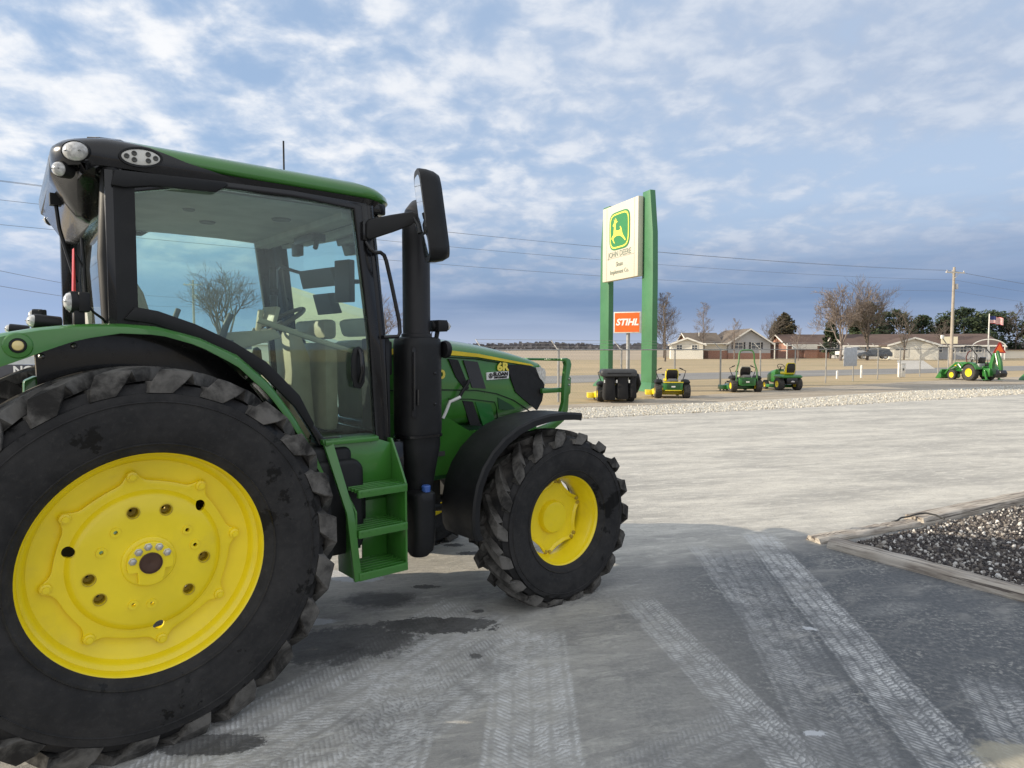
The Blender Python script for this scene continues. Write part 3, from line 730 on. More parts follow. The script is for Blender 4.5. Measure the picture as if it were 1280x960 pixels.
# lower engine side shield with its diagonal fold
m = MB()
for sg in (-1, 1):
    m.add([(1.50, sg*.445, 1.40), (2.02, sg*.45, 1.40), (2.30, sg*.455, 1.24), (2.62, sg*.45, 1.22), (2.60, sg*.42, 1.02), (2.2, sg*.40, .92), (1.5, sg*.40, .92), (1.50, sg*.38, 1.40), (2.02, sg*.38, 1.40), (2.30, sg*.38, 1.24), (2.62, sg*.38, 1.22), (2.60, sg*.36, 1.02), (2.2, sg*.36, .92), (1.5, sg*.36, .92)],
          [(0, 1, 2, 6), (2, 3, 4, 5), (2, 5, 6), (7, 8, 9, 13), (9, 10, 11, 12), (9, 12, 13), (0, 1, 8, 7), (1, 2, 9, 8), (2, 3, 10, 9), (3, 4, 11, 10), (4, 5, 12, 11), (5, 6, 13, 12), (6, 0, 7, 13)])
m.build('engine_shield', GREEN, T, smooth=20)
m = MB(); m.box((2.02, -.452, 1.09), (.12, .006, .035)); m.build('info_plate', P('info plate', (.05, .05, .05), .4), T)
# lettering on the hood
def side_text(body, x, z_, size, mat, off, name='lettering', parent=hood, bold=.0, shear=0, sx=1, spacing=1, y=None, both=False):
    tm_ = text_mesh(body, size, .0015, bold, shear, sx, spacing)
    yy = -(hw_at(x)+off) if y is None else y
    # text x axis -> +X, text y -> Z, facing -Y; follow the side's slope
    sl = -(hw_at(x+.1)-hw_at(x-.1))/.2 if y is None else 0
    tm_.v = [(x+p[0], yy+p[0]*sl-p[2], z_+p[1]) for p in tm_.v]
    return tm_.build(name, mat, parent, smooth=0)
YTX = P('yellow lettering', (.80, .66, .10), .4)
side_text('6R', 2.665, 1.713, .085, YTX, .004, bold=.004, sx=1.25)
side_text('130', 2.02, 1.668, .085, YTX, .004, bold=.004, sx=1.25)
hood_patch('decal', [(2.497, 1.674), (2.727, 1.680), (2.727, 1.622), (2.500, 1.616)], WHT, .0045, both=False)
side_text('SLOAN', 2.638, 1.659, .038, BLG, .009, bold=.0018, sx=1.25)
side_text('IMPLEMENT', 2.638, 1.633, .019, BLG, .009, bold=.0012, sx=1.35)
m = MB(); cc = (2.535, 0, 1.648); m.lathe([(.020, 0), (.020, -.003), (.016, -.003), (.016, 0)], 20, (2.535, -.4225, 1.648), close=True)
m.prism([(2.525, 1.642), (2.533, 1.664), (2.541, 1.660), (2.536, 1.651), (2.545, 1.648), (2.536, 1.632), (2.529, 1.636), (2.533, 1.645)], -.4265, -.4235); m.build('logo', BLG, hood)
# nose grille between the headlights
m = MB(); m.prism([(-.20, 1.44), (.20, 1.44), (.24, 1.66), (-.24, 1.66)], 3.245, 3.262, 'X'); m.build('nose_grille', MESH, hood)
# grille guard
for sg in (-1, 1):
    m = MB()
    m.prism([(3.285, 1.775), (3.345, 1.78), (3.385, 1.765), (3.40, 1.72), (3.375, 1.62), (3.395, 1.61), (3.39, 1.48), (3.37, 1.46), (3.36, 1.33), (3.31, 1.24), (3.18, 1.17), (3.0, 1.14), (3.0, 1.20), (3.16, 1.235), (3.26, 1.29), (3.305, 1.40), (3.315, 1.60), (3.335, 1.72), (3.32, 1.75), (3.285, 1.755)], sg*.43-.02, sg*.43+.02)
    m.box((3.22, sg*.40, 1.505), (.26, .03, .04)); m.box((3.0, sg*.36, 1.02), (.10, .06, .40))
    g = m.build('guard_upright', GREEN, T, bevel=.004)
m = MB(); m.box((3.30, 0, 1.765), (.05, .84, .022)); m.box((3.31, 0, 1.50), (.03, .84, .03)); m.build('guard_bar', GREEN, T, bevel=.004)
for zz_ in (1.60, 1.55):
    m = MB(); m.lathe([(.012, -.455), (.012, -.448), (0, -.458)], 8, (3.37, 0, zz_)); m.build('bolt', STL, T)

# ---- front fender (a curved mudguard over each front wheel)
def arc_pts(c, r, a0, a1, n): return [(c[0]+r*math.cos(R(a0+(a1-a0)*i/n)), c[1]+r*math.sin(R(a0+(a1-a0)*i/n))) for i in range(n+1)]
mid = [(2.985, 1.345), (2.93, 1.357), (2.85, 1.366), (2.75, 1.372), (2.60, 1.368), (2.45, 1.345), (2.31, 1.300), (2.19, 1.235), (2.09, 1.155), (2.01, 1.055), (1.96, .95), (1.935, .84), (1.925, .73), (1.935, .64), (1.96, .585)]
for sg in (-1, 1):
    rings = []
    for i, (x_, z_) in enumerate(mid):
        a = Vector(mid[max(0, i-1)]); b_ = Vector(mid[min(len(mid)-1, i+1)]); d_ = (b_-a).normalized(); nx, nz = (d_.y, -d_.x)   # outward normal
        if nz < 0 and i < 5: nx, nz = -nx, -nz
        nn = Vector((x_-2.74, z_-.6)).normalized(); nx, nz = nn.x, nn.y
        w0, w1 = .64, 1.03
        if i == 0: w0, w1 = .70, .97
        cs = []
        for y_, h in ((w0, -.03), (w0, .004), (w0+.05, .012), ((w0+w1)/2, .016), (w1-.06, .012), (w1-.035, .020), (w1-.012, .020), (w1, .006), (w1, -.035), (w1-.010, -.035), (w1-.012, -.002), ((w0+w1)/2, -.002), (w0+.012, -.008), (w0+.012, -.03)):
            cs.append(Vector((x_+nx*h, sg*y_, z_+nz*h)))
        rings.append(cs)
    m = MB(); m.loft(rings, cap=True)
    m.build('front_fender', BLK, T, smooth=40)
    m = MB(); m.tube([(2.70, sg*.50, .95), (2.70, sg*.60, 1.30), (2.70, sg*.95, 1.35)], .022); m.build('fender_bracket', DRK, T)

# ---- cab
pairs = [((-.10, 2.70), (.0, 2.606)), ((.20, 2.715), (.20, 2.655)), ((.446, 2.725), (.45, 2.692)), ((.80, 2.735), (.80, 2.700)), ((1.255, 2.725), (1.172, 2.684)),
         ((1.33, 1.95), (1.262, 1.95)), ((1.375, 1.25), (1.300, 1.327)), ((1.15, 1.25), (1.13, 1.332)), ((.960, 1.25), (.965, 1.342)), ((.905, 1.36), (.900, 1.430)), ((.80, 1.535), (.811, 1.585)),
         ((.61, 1.735), (.627, 1.790)), ((.44, 1.850), (.461, 1.893)), ((.25, 1.925), (.267, 1.985)), ((.08, 1.965), (.10, 2.040)), ((-.10, 1.975), (.0, 2.060))]
CABW = .85
for sg in (-1, 1):
    m = MB(); m.ring(pairs, sg*(CABW-.05), sg*(CABW+.004)); fr = m.build('side_frame', BLG, T, bevel=.006)
    m = MB(); m.prism([i for o, i in pairs], sg*(CABW-.022), sg*(CABW-.018)); m.build('side_glass', GLS, T, smooth=0)
    # satin moulding along the lower rear of the frame and the header fairing
    lo = [(.01, 2.062), (.11, 2.045), (.28, 1.985), (.47, 1.893), (.632, 1.790), (.815, 1.60), (.90, 1.43)]
    up = [(x_-.030, z_-.062) for x_, z_ in lo]; up[0] = (-.04, 2.0); up[-1] = (.875, 1.40)
    m = MB(); m.ring(list(zip(lo, up)), sg*(CABW), sg*(CABW+.022), closed=False); m.build('frame_moulding', BLK, T, bevel=.005)
    m = MB(); m.prism([(-.06, 2.700), (.44, 2.722), (.455, 2.706), (.39, 2.660), (.10, 2.648), (-.02, 2.622), (-.075, 2.625)], sg*(CABW), sg*(CABW+.028)); m.build('header_fairing', BLK, T, bevel=.007)
# corner pillars
for sg in (-1, 1):
    m = MB(); dx = .10 if sg > 0 else 0; m.tube([(-.075+dx, sg*.80, 1.98), (-.085+dx, sg*.80, 2.3), (-.06+dx, sg*.80, 2.72)], .046, 12); m.box((-.02+dx, sg*.83, 2.34), (.09, .05, .72)); m.build('rear_pillar', BLK, T)
    m = MB(); m.tube([(1.385, sg*.80, 1.15), (1.355, sg*.80, 1.95), (1.28, sg*.80, 2.72)], .042, 12); m.build('front_pillar', BLG, T)
# rear and front glass
def glass_panel(name, xs, zs, yw, curve, mat):
    rings = []
    for z_, x_ in zip(zs, xs):
        rings.append([Vector((x_+curve*(1-(j/8*2-1)**2)+(.10*j/8 if curve < 0 else 0), (j/8*2-1)*yw, z_)) for j in range(9)])
    m = MB(); m.loft(rings, cap=False, closed=False)
    return m.build(name, mat, T, smooth=60)
glass_panel('rear_glass', (-.085, -.10, -.075), (1.98, 2.3, 2.66), .77, -.015, GLS)
glass_panel('windscreen', (1.40, 1.385, 1.30), (1.30, 1.95, 2.70), .77, .06, GLS)
m = MB()
m.tube([(-.09, -.765, 1.98), (-.105, -.765, 2.3), (-.08, -.765, 2.64), (-.095, -.70, 2.67), (.0, .70, 2.67), (.02, .765, 2.64), (-.005, .765, 2.3), (.01, .765, 1.98)], .012, 6); m.build('rear_window_seal', BLG, T)
m = MB(); m.box((-.04, 0, 1.90), (.07, 1.16, .14)); m.build('rear_sill', BLK, T, bevel=.01)
# lower body, floor, inner fender walls
wall = [(-.36, 1.05), (-.365, 1.55), (-.375, 1.925), (-.233, 1.955), (-.078, 1.965), (.087, 1.955), (.263, 1.91), (.445, 1.82), (.60, 1.675), (.730, 1.495), (.82, 1.34), (.90, 1.05), (.6, .98), (-.3, .98)]
for sg in (-1, 1):
    m = MB(); m.prism(wall if sg < 0 else [(max(-.20, a), b_) for a, b_ in wall[3:-1]]+[(-.20, .98)], sg*.60, sg*.66); m.build('inner_fender', BLG, T)
    for bx, bz in ((-.35, 1.825), (-.22, 1.875)) if sg < 0 else ():
        m = MB(); m.lathe([(.0, sg*.68), (.010, sg*.675), (.015, sg*.662)], 10, (bx, 0, bz)); m.build('bolt', STL, T)
m = MB(); m.box((.65, 0, 1.15), (1.5, 1.22, .10)); m.box((1.14, 0, 1.19), (.50, 1.62, .12)); m.box((1.36, 0, 1.22), (.06, 1.6, .26)); m.build('cab_floor', BLG, T, bevel=.01)
for sg in (-1, 1):
    m = MB(); m.box((1.385, sg*.70, 1.50), (.07, .26, .85)); m.box((1.42, sg*.66, 1.80), (.10, .22, .22)); m.build('cowl', BLK, T, bevel=.015)

# fenders over the rear wheels
ftop = [(-1.06, 1.50), (-.98, 1.65), (-.86, 1.77), (-.70, 1.865), (-.515, 1.927), (-.378, 1.956), (-.233, 1.973), (-.078, 1.980), (.087, 1.969), (.263, 1.922), (.452, 1.831), (.613, 1.683), (.740, 1.505), (.827, 1.349), (.890, 1.218), (.925, 1.13)]
fbot = [(-.99, 1.46), (-.91, 1.57), (-.80, 1.66), (-.66, 1.735), (-.520, 1.785), (-.438, 1.818), (-.353, 1.857), (-.235, 1.902), (-.079, 1.931), (.086, 1.926), (.255, 1.875), (.438, 1.772), (.594, 1.618), (.718, 1.445), (.806, 1.300), (.868, 1.175), (.905, 1.11)]
def resamp(p, n):
    L = [0]
    for a, b_ in zip(p, p[1:]): L.append(L[-1]+math.dist(a, b_))
    o = []
    for i in range(n):
        d_ = L[-1]*i/(n-1); k = max(0, min(len(p)-2, next((j for j in range(len(L)-1) if L[j+1] >= d_-1e-9), len(p)-2)))
        f = (d_-L[k])/max(1e-9, L[k+1]-L[k]); o.append(tuple(p[k][q]+(p[k+1][q]-p[k][q])*f for q in range(2)))
    return o
ft, fb = resamp(ftop, 40), resamp(fbot, 40)
for sg in (-1, 1):
    rings = []
    for (x1, z1), (x0, z0_) in zip(ft, fb):
        nn = Vector((x1, z1-.87)).normalized()
        rings.append([Vector((x1-nn.x*.012, sg*.58, z1-nn.y*.012)), Vector((x1, sg*.58, z1)), Vector((x1, sg*.90, z1)), Vector((x1-nn.x*.004, sg*.965, z1-nn.y*.004)), Vector((x1-nn.x*.016, sg*.992, z1-nn.y*.016)),
                      Vector(((x1+x0)/2, sg*1.0, (z1+z0_)/2)), Vector((x0, sg*1.0, z0_)), Vector((x0, sg*.988, z0_)), Vector(((x1+x0)/2-nn.x*.006, sg*.985, (z1+z0_)/2-nn.y*.006)), Vector((x1-nn.x*.02, sg*.96, z1-nn.y*.02))])
    m = MB(); m.loft(rings, cap=True); fd = m.build('rear_fender', GREEN, T, smooth=45)
    m = MB(); m.lathe([(.055, -.0), (.050, -.006), (.032, -.009), (.030, -.002)], 24, (-.458, sg*1.0, 1.874) ); m.v = [(a, (b_-sg*1.0)*(-sg)*-1+sg*1.0 if sg > 0 else b_, c_) for a, b_, c_ in m.v]
    m.build('lamp_boss', GREEN, fd)
    m = MB(); m.lathe([(.030, 0), (.030, -.010*1), (.022, -.012)], 20, (-.458, -1.002, 1.874)); m.v = [(a, b_*(-sg), c_) for a, b_, c_ in m.v]; m.build('lamp_bezel', BLK, fd)
    m = MB(); m.lathe([(.022, -.010), (.018, -.016), (0, -.018)], 20, (-.458, -1.002, 1.874)); m.v = [(a, b_*(-sg), c_) for a, b_, c_ in m.v]; m.build('lamp_lens', P('amber cream lens', (.75, .60, .25), .2, coat=1), fd)

# ---- roof
def roof_ring(z_, inset, xr=-.285, xf=1.485, hw=.845, rr=.20, rf_=.20, n=8, tilt=0):
    pts = []
    x0, x1, w_ = xr+inset, xf-inset, hw-inset
    for cx, cy, r, a in ((x1-rf_, w_-rf_, rf_, 0), (x0+rr, w_-rr, rr, 90), (x0+rr, -w_+rr, rr, 180), (x1-rf_, -w_+rf_, rf_, 270)):
        for i in range(n+1):
            th = R(a+90*i/n); pts.append(Vector((cx+r*math.cos(th), cy+r*math.sin(th), z_)))
    for p in pts: p.x += max(0, (.5-p.x)/.8)*.085*(p.y+.85)/1.7
    return pts
def slope(ring, f):           # the roof skin rises a little towards the middle of its length
    return [Vector((p.x, p.y, p.z+f(p.x))) for p in ring]
zt = lambda x_: .030*math.sin(max(0, min(1, (x_+.28)/1.7))*PI)-.012*max(0, (x_-1.1)/.38)**2
rings = [slope(roof_ring(2.755, .10), zt), slope(roof_ring(2.758, .012), zt), slope(roof_ring(2.775, 0), zt), slope(roof_ring(2.805, .006), zt), slope(roof_ring(2.832, .030), zt), slope(roof_ring(2.850, .075), zt), slope(roof_ring(2.862, .16), zt), slope(roof_ring(2.868, .28, rr=.06, rf_=.12), zt), slope(roof_ring(2.872, .5, rr=.05, rf_=.1), zt)]
m = MB(); m.loft(rings); roof = m.build('roof', GREEN, T, smooth=60)
# gloss-black rear shell that wraps the back third of the roof, its edge sweeping forward and down
def shell_ring(z_, out, xcut):
    src = roof_ring(z_, -out); q = []
    for p in slope(src, zt):
        q.append(Vector((min(p.x, xcut), p.y, p.z)))
    return q
rs = []
for z_, out, xc in ((2.700, -.06, .62), (2.705, .004, .60), (2.740, .010, .50), (2.768, .012, .36), (2.785, .012, .26), (2.806, .006, .19), (2.834, -.022, .10), (2.853, -.068, .00), (2.866, -.15, -.09), (2.873, -.22, -.13)):
    rs.append(shell_ring(z_, out, xc))
m = MB(); m.loft(rs); m.build('roof_rear_shell', BLG, T, smooth=50)
# black band under the green skin, above the doors
m = MB(); m.loft([slope(roof_ring(2.690, .10), lambda x_: .012*math.sin(max(0, min(1, x_/1.4))*PI)), slope(roof_ring(2.690, .03), lambda x_: .012*math.sin(max(0, min(1, x_/1.4))*PI)), slope(roof_ring(2.756, .014), zt), slope(roof_ring(2.757, .10), zt)], cap=True)
m.build('roof_gutter', BLG, T, smooth=40)
m = MB(); m.box((.60, 0, 2.688), (1.30, 1.5, .02)); m.box((1.20, 0, 2.66), (.12, 1.5, .05)); hl = m.build('headliner', HEAD, T, bevel=.01)
for hx, hy, hr in ((.62, .10, .05), (.95, -.30, .06), (.42, -.25, .035)):
    m = MB(); m.lathe([(hr, 2.677), (hr-.006, 2.668), (hr-.02, 2.669), (0, 2.669)], 20, (hx, hy, 0), 'Z'); m.build('roof_speaker', P('speaker grille', (.12, .12, .11), .8), hl)
# hanging rear pod with lamps at the corners
podm = MB(); pod = []
for y_, k in ((-.84, .0), (-.80, .12), (-.70, .30), (-.60, .95), (-.4, 1.02), (0, 1.03), (.4, 1.02), (.60, .95), (.70, .30), (.80, .12), (.84, .0)):
    zl = 2.70-.195*k; xb = -.17-.125*min(1, k*1.1)
    pod.append([Vector((xb+.02, y_, 2.83-.10*(1-min(1, k*1.6)))), Vector((xb-.005, y_, 2.78)), Vector((xb, y_, 2.70)), Vector((xb+.05*k, y_, 2.62+.06*(1-k))), Vector((-.19, y_, zl+.02)), Vector((-.13, y_, zl)), Vector((-.06, y_, zl+.06)), Vector((-.03, y_, 2.70)), Vector((.0, y_, 2.77))])
pod = [[Vector((p.x+.10*(p.y+.84)/1.68, p.y, p.z)) for p in q] for q in pod]
podm.loft(pod); podm.build('rear_pod', BLG, T, smooth=50)
def lamp(x_, y_, z_, rx, rz_, dirv_, name='work_lamp', depth=.05, mat=LENS, parent=None):
    d_ = Vector(dirv_).normalized(); q = d_.to_track_quat('Z', 'Y').to_matrix().to_4x4()
    M = Matrix.Translation((x_, y_, z_))@q
    a = MB(); a.lathe([(1.10, -depth), (1.12, -.008), (1.06, .004), (1.0, .002), (1.0, -depth)], 28, ax='Z'); a.v = [(p[0]*rx, p[1]*rz_, p[2]) for p in a.v]; a.xf(M)
    h = a.build(name, BLK, parent or T, smooth=50)
    b_ = MB(); b_.lathe([(1.0, -.002), (.85, .014), (.5, .024), (0, .028)], 28, ax='Z'); b_.v = [(p[0]*rx, p[1]*rz_, p[2]) for p in b_.v]; b_.xf(M); b_.build('lens', mat, h, smooth=60)
    for k in (-1, 0, 1):
        e = MB(); e.lathe([(.20, -.02), (.17, .018), (0, .030)], 14, ax='Z'); e.v = [(p[0]*rx+k*rx*.5, p[1]*rz_, p[2]) for p in e.v]; e.xf(M); e.build('reflector', P('lamp reflector', (.30, .30, .29), .2, .6), h)
    return h
for sg in (-1, 1):
    dx = .10 if sg > 0 else 0
    lamp(-.205+dx, sg*.815, 2.768, .060, .045, (-.62, sg*.78, -.08))
    lamp(-.262+dx, sg*.755, 2.690, .036, .034, (-.80, sg*.6, -.1))
# oval side lamp with six dark LEDs
for sg in (-1, 1):
    m = MB(); n = 40
    def el(rx, rz_, y_): return [Vector((.055+rx*math.cos(2*PI*i/n), sg*y_, 2.777+rz_*math.sin(2*PI*i/n)+.08*rx*math.cos(2*PI*i/n))) for i in range(n)]
    m.loft([el(.092, .046, .845), el(.095, .048, .868), el(.086, .039, .868), el(.085, .038, .850)], cap=False); bz = m.build('side_lamp_bezel', BLK, T, smooth=40)
    m = MB(); m.loft([el(.086, .039, .850), el(.083, .037, .864), el(.06, .025, .868)]); m.build('side_lamp_lens', P('lamp panel', (.62, .61, .56), .3, coat=.8), bz, smooth=50)
    for lx, lz in ((-.062, 0), (-.030, .015), (-.030, -.015), (.030, .015), (.030, -.015), (.062, 0)):
        m = MB(); m.lathe([(.012, sg*.863), (.012, sg*.872), (.009, sg*.873), (0, sg*.8705)], 12, (.055+lx, 0, 2.777+lz+.08*lx)); m.build('led', P('dark led', (.05, .05, .045), .3), bz)
# front roof lamps, wiper, antenna
for sg in (-1, 1):
    lamp(1.37, sg*.66, 2.705, .062, .042, (.9, sg*.4, -.05), depth=.09)
    m = MB(); m.box((1.33, sg*.70, 2.715), (.16, .22, .07)); m.box((1.36, sg*.77, 2.62), (.03, .04, .12)); m.build('lamp_bracket', BLG, T, bevel=.012)
m = MB(); m.tube([(1.09, 0, 2.87), (1.09, 0, 3.26)], .006, 6); m.tube([(1.09, 0, 2.86), (1.09, 0, 2.92)], .014, 8); m.build('antenna', BLK, T)
m = MB(); m.tube([(-.235, -.30, 2.63), (-.225, -.33, 2.48), (-.205, -.40, 2.35), (-.17, -.42, 2.20)], .010, 6); m.tube([(-.14, -.42, 2.43), (-.135, -.44, 2.28), (-.13, -.42, 2.08)], .008, 6); m.tube([(-.17, -.42, 2.35), (-.135, -.43, 2.27)], .006, 6); m.box((-.235, -.30, 2.63), (.05, .05, .06)); m.build('rear_wiper', BLK, T)
m = MB(); m.prism([(-.212, 2.06), (-.198, 2.06), (-.198, 2.34), (-.20, 2.35)], -.62, -.56); m.build('hazard_reflector', RED, T)
m = MB(); m.tube([(-.10, -.80, 1.97), (-.12, -.84, 2.0), (-.16, -.86, 2.03), (-.20, -.88, 2.08)], .006, 6); m.build('lamp_cable', BLK, T)
for sg in (-1, 1):
    lamp(-.255, sg*.90, 2.072, .036, .044, (-1, sg*.15, 0), name='fender_work_lamp', depth=.05)
    m = MB(); m.box((-.225, sg*.90, 2.0), (.045, .05, .07)); m.box((-.205, sg*.90, 2.072), (.045, .075, .09)); m.build('lamp_bracket', BLK, T, bevel=.008)
    lamp(-.385, sg*.80, 1.985, .045, .030, (-1, sg*.1, .1), name='tail_lamp', depth=.10)

# ---- exhaust, filter housing and fluid tank on the right side
STK = P('satin black exhaust', (.022, .022, .024), .45, dirt=.1, dirtc=(.08, .078, .075), spec=.35)
m = MB(); m.tube([(1.66, -.75, 1.90), (1.66, -.75, 2.60), (1.66, -.75, 2.68), (1.67, -.745, 2.73), (1.70, -.72, 2.765), (1.75, -.69, 2.78)], [.090, .090, .088, .080, .070, .064], 28, cap=False)
m.tube([(1.752, -.688, 2.78), (1.70, -.72, 2.76), (1.67, -.745, 2.72), (1.66, -.75, 2.5)], [.060, .066, .076, .082], 28); m.lathe([(.093, 1.93), (.100, 1.935), (.100, 1.955), (.091, 1.96)], 28, (1.66, -.75, 0), 'Z')
m.build('exhaust_stack', STK, T, smooth=50)
def rr_ring(cx, cy, w_, h_, r, z_): return [Vector((p[0], p[1], z_)) for p in rrect(w_, h_, r, 5, (cx, cy))]
m = MB(); m.loft([rr_ring(1.67, -.74, .24, .22, .07, 1.935), rr_ring(1.67, -.74, .275, .255, .085, 1.920), rr_ring(1.67, -.74, .285, .265, .09, 1.88), rr_ring(1.67, -.74, .285, .265, .09, 1.33), rr_ring(1.67, -.74, .275, .255, .09, 1.285), rr_ring(1.67, -.74, .272, .25, .09, 1.28), rr_ring(1.67, -.74, .27, .25, .09, 1.22), rr_ring(1.675, -.735, .24, .22, .09, 1.12), rr_ring(1.68, -.73, .20, .19, .085, 1.00), rr_ring(1.68, -.73, .18, .17, .08, .94), rr_ring(1.68, -.73, .16, .16, .08, .82)])
can = m.build('exhaust_shield', BLK, T, smooth=45)
m = MB(); m.lathe([(.147, 1.292), (.151, 1.286), (.147, 1.280)], 4, (1.67, -.74, 0), 'Z'); 
m = MB(); m.loft([rr_ring(1.67, -.74, .292, .272, .092, 1.300), rr_ring(1.67, -.74, .292, .272, .092, 1.285)], cap=True); m.build('clamp_band', BLG, can, smooth=40)
m = MB()
slot = [(1.575, 1.86), (1.560, 1.87), (1.545, 1.855), (1.545, 1.43), (1.560, 1.415), (1.578, 1.43)]
m.prism(slot, -.874, -.868); m.build('shield_handle', P('deep black slot', (.006, .006, .007), .6), can, bevel=.002)
m = MB(); m.tube([(1.553, -.882, 1.47), (1.553, -.884, 1.62), (1.557, -.882, 1.84)], .008, 8); m.tube([(1.585, -.878, 1.50), (1.585, -.878, 1.60)], .007, 6); m.build('shield_trim', BLG, can)
for bz in (1.50, 1.70):
    m = MB(); m.lathe([(.010, -.872), (.010, -.877), (0, -.879)], 8, (1.72, 0, bz)); m.build('bolt', BLG, can)
m = MB(); m.loft([rr_ring(1.645, -.80, .12, .13, .04, .935), rr_ring(1.645, -.80, .165, .18, .05, .915), rr_ring(1.645, -.80, .17, .185, .055, .87), rr_ring(1.645, -.80, .165, .18, .055, .60), rr_ring(1.640, -.80, .15, .165, .05, .54), rr_ring(1.635, -.80, .11, .12, .05, .505)])
tank = m.build('fluid_tank', BLK, T, smooth=50)
m = MB(); m.lathe([(.028, .93), (.030, .965), (.024, .972), (0, .972)], 14, (1.66, -.85, 0), 'Z'); m.build('blue_cap', P('blue cap', (.05, .12, .40), .4), tank)
m = MB(); m.box((1.65, -.68, .96), (.10, .16, .09)); m.box((1.55, -.70, 1.1), (.06, .06, .35)); m.tube([(1.50, -.78, 1.28), (1.52, -.80, 1.0), (1.50, -.80, .75), (1.45, -.7, .6)], .014); m.build('tank_bracket', BLG, T, bevel=.006)
# ---- fuel tank, battery box and steps
m = MB(); m.loft([[Vector((x_, y_, z_)) for x_, z_ in [(p[0], p[1]) for p in rrect(.42, .55, .09, 5, (1.02, .93))]] for y_, z_ in ((-.64, 0), (-.66, 0), (-.985, 0), (-1.0, 0))])
m.v = [(p[0] + (.0 if abs(p[1]) < .99 else (1.02-p[0])*.06), p[1], (p[2])) for p in m.v]
# rrect lies in XZ: rebuild with true heights
m = MB(); m.prism(rrect(.36, .56, .08, 5, (1.00, .935)), -.93, -.55); m.prism(rrect(.30, .22, .05, 4, (.97, 1.18)), -.90, -.55)
m.build('fuel_tank', BLK, T, bevel=.03, seg=3)
m = MB(); m.prism([(.84, 1.20), (.93, 1.15), (.95, .70), (.93, .66), (.87, .66), (.84, .74)], -1.005, -.64); m.build('mud_flap', BLK, T, bevel=.02)
m = MB(); m.box((1.42, -.60, 1.05), (.22, .42, .45)); m.build('battery_box', BLG, T, bevel=.02)
# ladder: side plates lean outwards, three treads, a top plate
m = MB(); m.add([(.935, -.90, 1.335), (.985, -.92, 1.335), (1.045, -1.06, .93), (1.085, -1.07, .53), (1.040, -1.07, .53), (1.000, -1.06, .93),
                 (.935, -.875, 1.335), (.985, -.895, 1.335), (1.045, -1.035, .93), (1.085, -1.045, .53), (1.040, -1.045, .53), (1.000, -1.035, .93)],
                [(0, 1, 2, 5), (5, 2, 3, 4), (6, 7, 8, 11), (11, 8, 9, 10), (0, 1, 7, 6), (1, 2, 8, 7), (2, 3, 9, 8), (3, 4, 10, 9), (4, 5, 11, 10), (5, 0, 6, 11)])
m.build('step_rail', GREEN, T, bevel=.003)
m = MB(); m.prism([(-.88, 1.31), (-.98, 1.16), (-1.045, 1.055), (-1.05, .53), (-.80, .53), (-.80, 1.31)], 1.385, 1.40, 'X'); m.build('step_side', GREEN, T, bevel=.004)
m = MB(); m.prism([(-.93, 1.03), (-1.05, .93), (-1.06, .53), (-.82, .53), (-.80, 1.03)], 1.055, 1.068, 'X'); m.build('step_side', GREEN, T, bevel=.004)
m = MB(); m.prism([(.98, 1.33), (1.30, 1.31), (1.385, 1.28), (1.385, 1.03), (1.03, 1.03)], -.885, -.87); m.box((1.30, -.815, .78), (.17, .012, .50)); m.box((1.13, -.815, .70), (.15, .012, .12)); m.box((1.22, -.815, .985), (.33, .012, .12)); m.box((1.13, -.815, .86), (.15, .012, .22)); m.build('step_back_plate', GREEN, T, bevel=.003)
m = MB(); m.box((1.15, -.83, .90), (.17, .02, .16)); m.box((1.17, -.835, .93), (.12, .02, .20)); m.build('battery_cover', BLK, T, bevel=.01)
m = MB(); m.add([(.94, -.925, 1.335), (1.28, -.925, 1.335), (1.33, -.72, 1.335), (.94, -.72, 1.335), (.94, -.925, 1.305), (1.28, -.925, 1.305), (1.33, -.72, 1.305), (.94, -.72, 1.305)], [(0, 1, 2, 3), (4, 5, 6, 7), (0, 1, 5, 4), (1, 2, 6, 5), (2, 3, 7, 6), (3, 0, 4, 7)]); m.build('step_top', GREEN, T, bevel=.006)
for z_, y0, y1 in ((1.045, -1.075, -.83), (.812, -1.075, -.82), (.565, -1.075, -.82)):
    m = MB(); m.box((1.225, y0+.012, z_-.012), (.32, .024, .046)); m.box((1.225, y1, z_-.005), (.32, .016, .03))
    yy = y0+.05
    while yy < y1-.02: m.box((1.225, yy, z_), (.32, .014, .022)); yy += .042
    for k in range(7): m.box((1.085+k*.046, (y0+y1)/2, z_-.006), (.010, y1-y0, .014))
    m.build('step_tread', GREEN, T, bevel=.002)
for p in ((1.10, -.835, .66), (1.12, -.835, .60), (1.35, -.86, 1.10)):
    m = MB(); m.lathe([(.014, p[1]), (.014, p[1]-.012), (0, p[1]-.014)], 8, (p[0], 0, p[2])); m.build('bolt', STL, T)

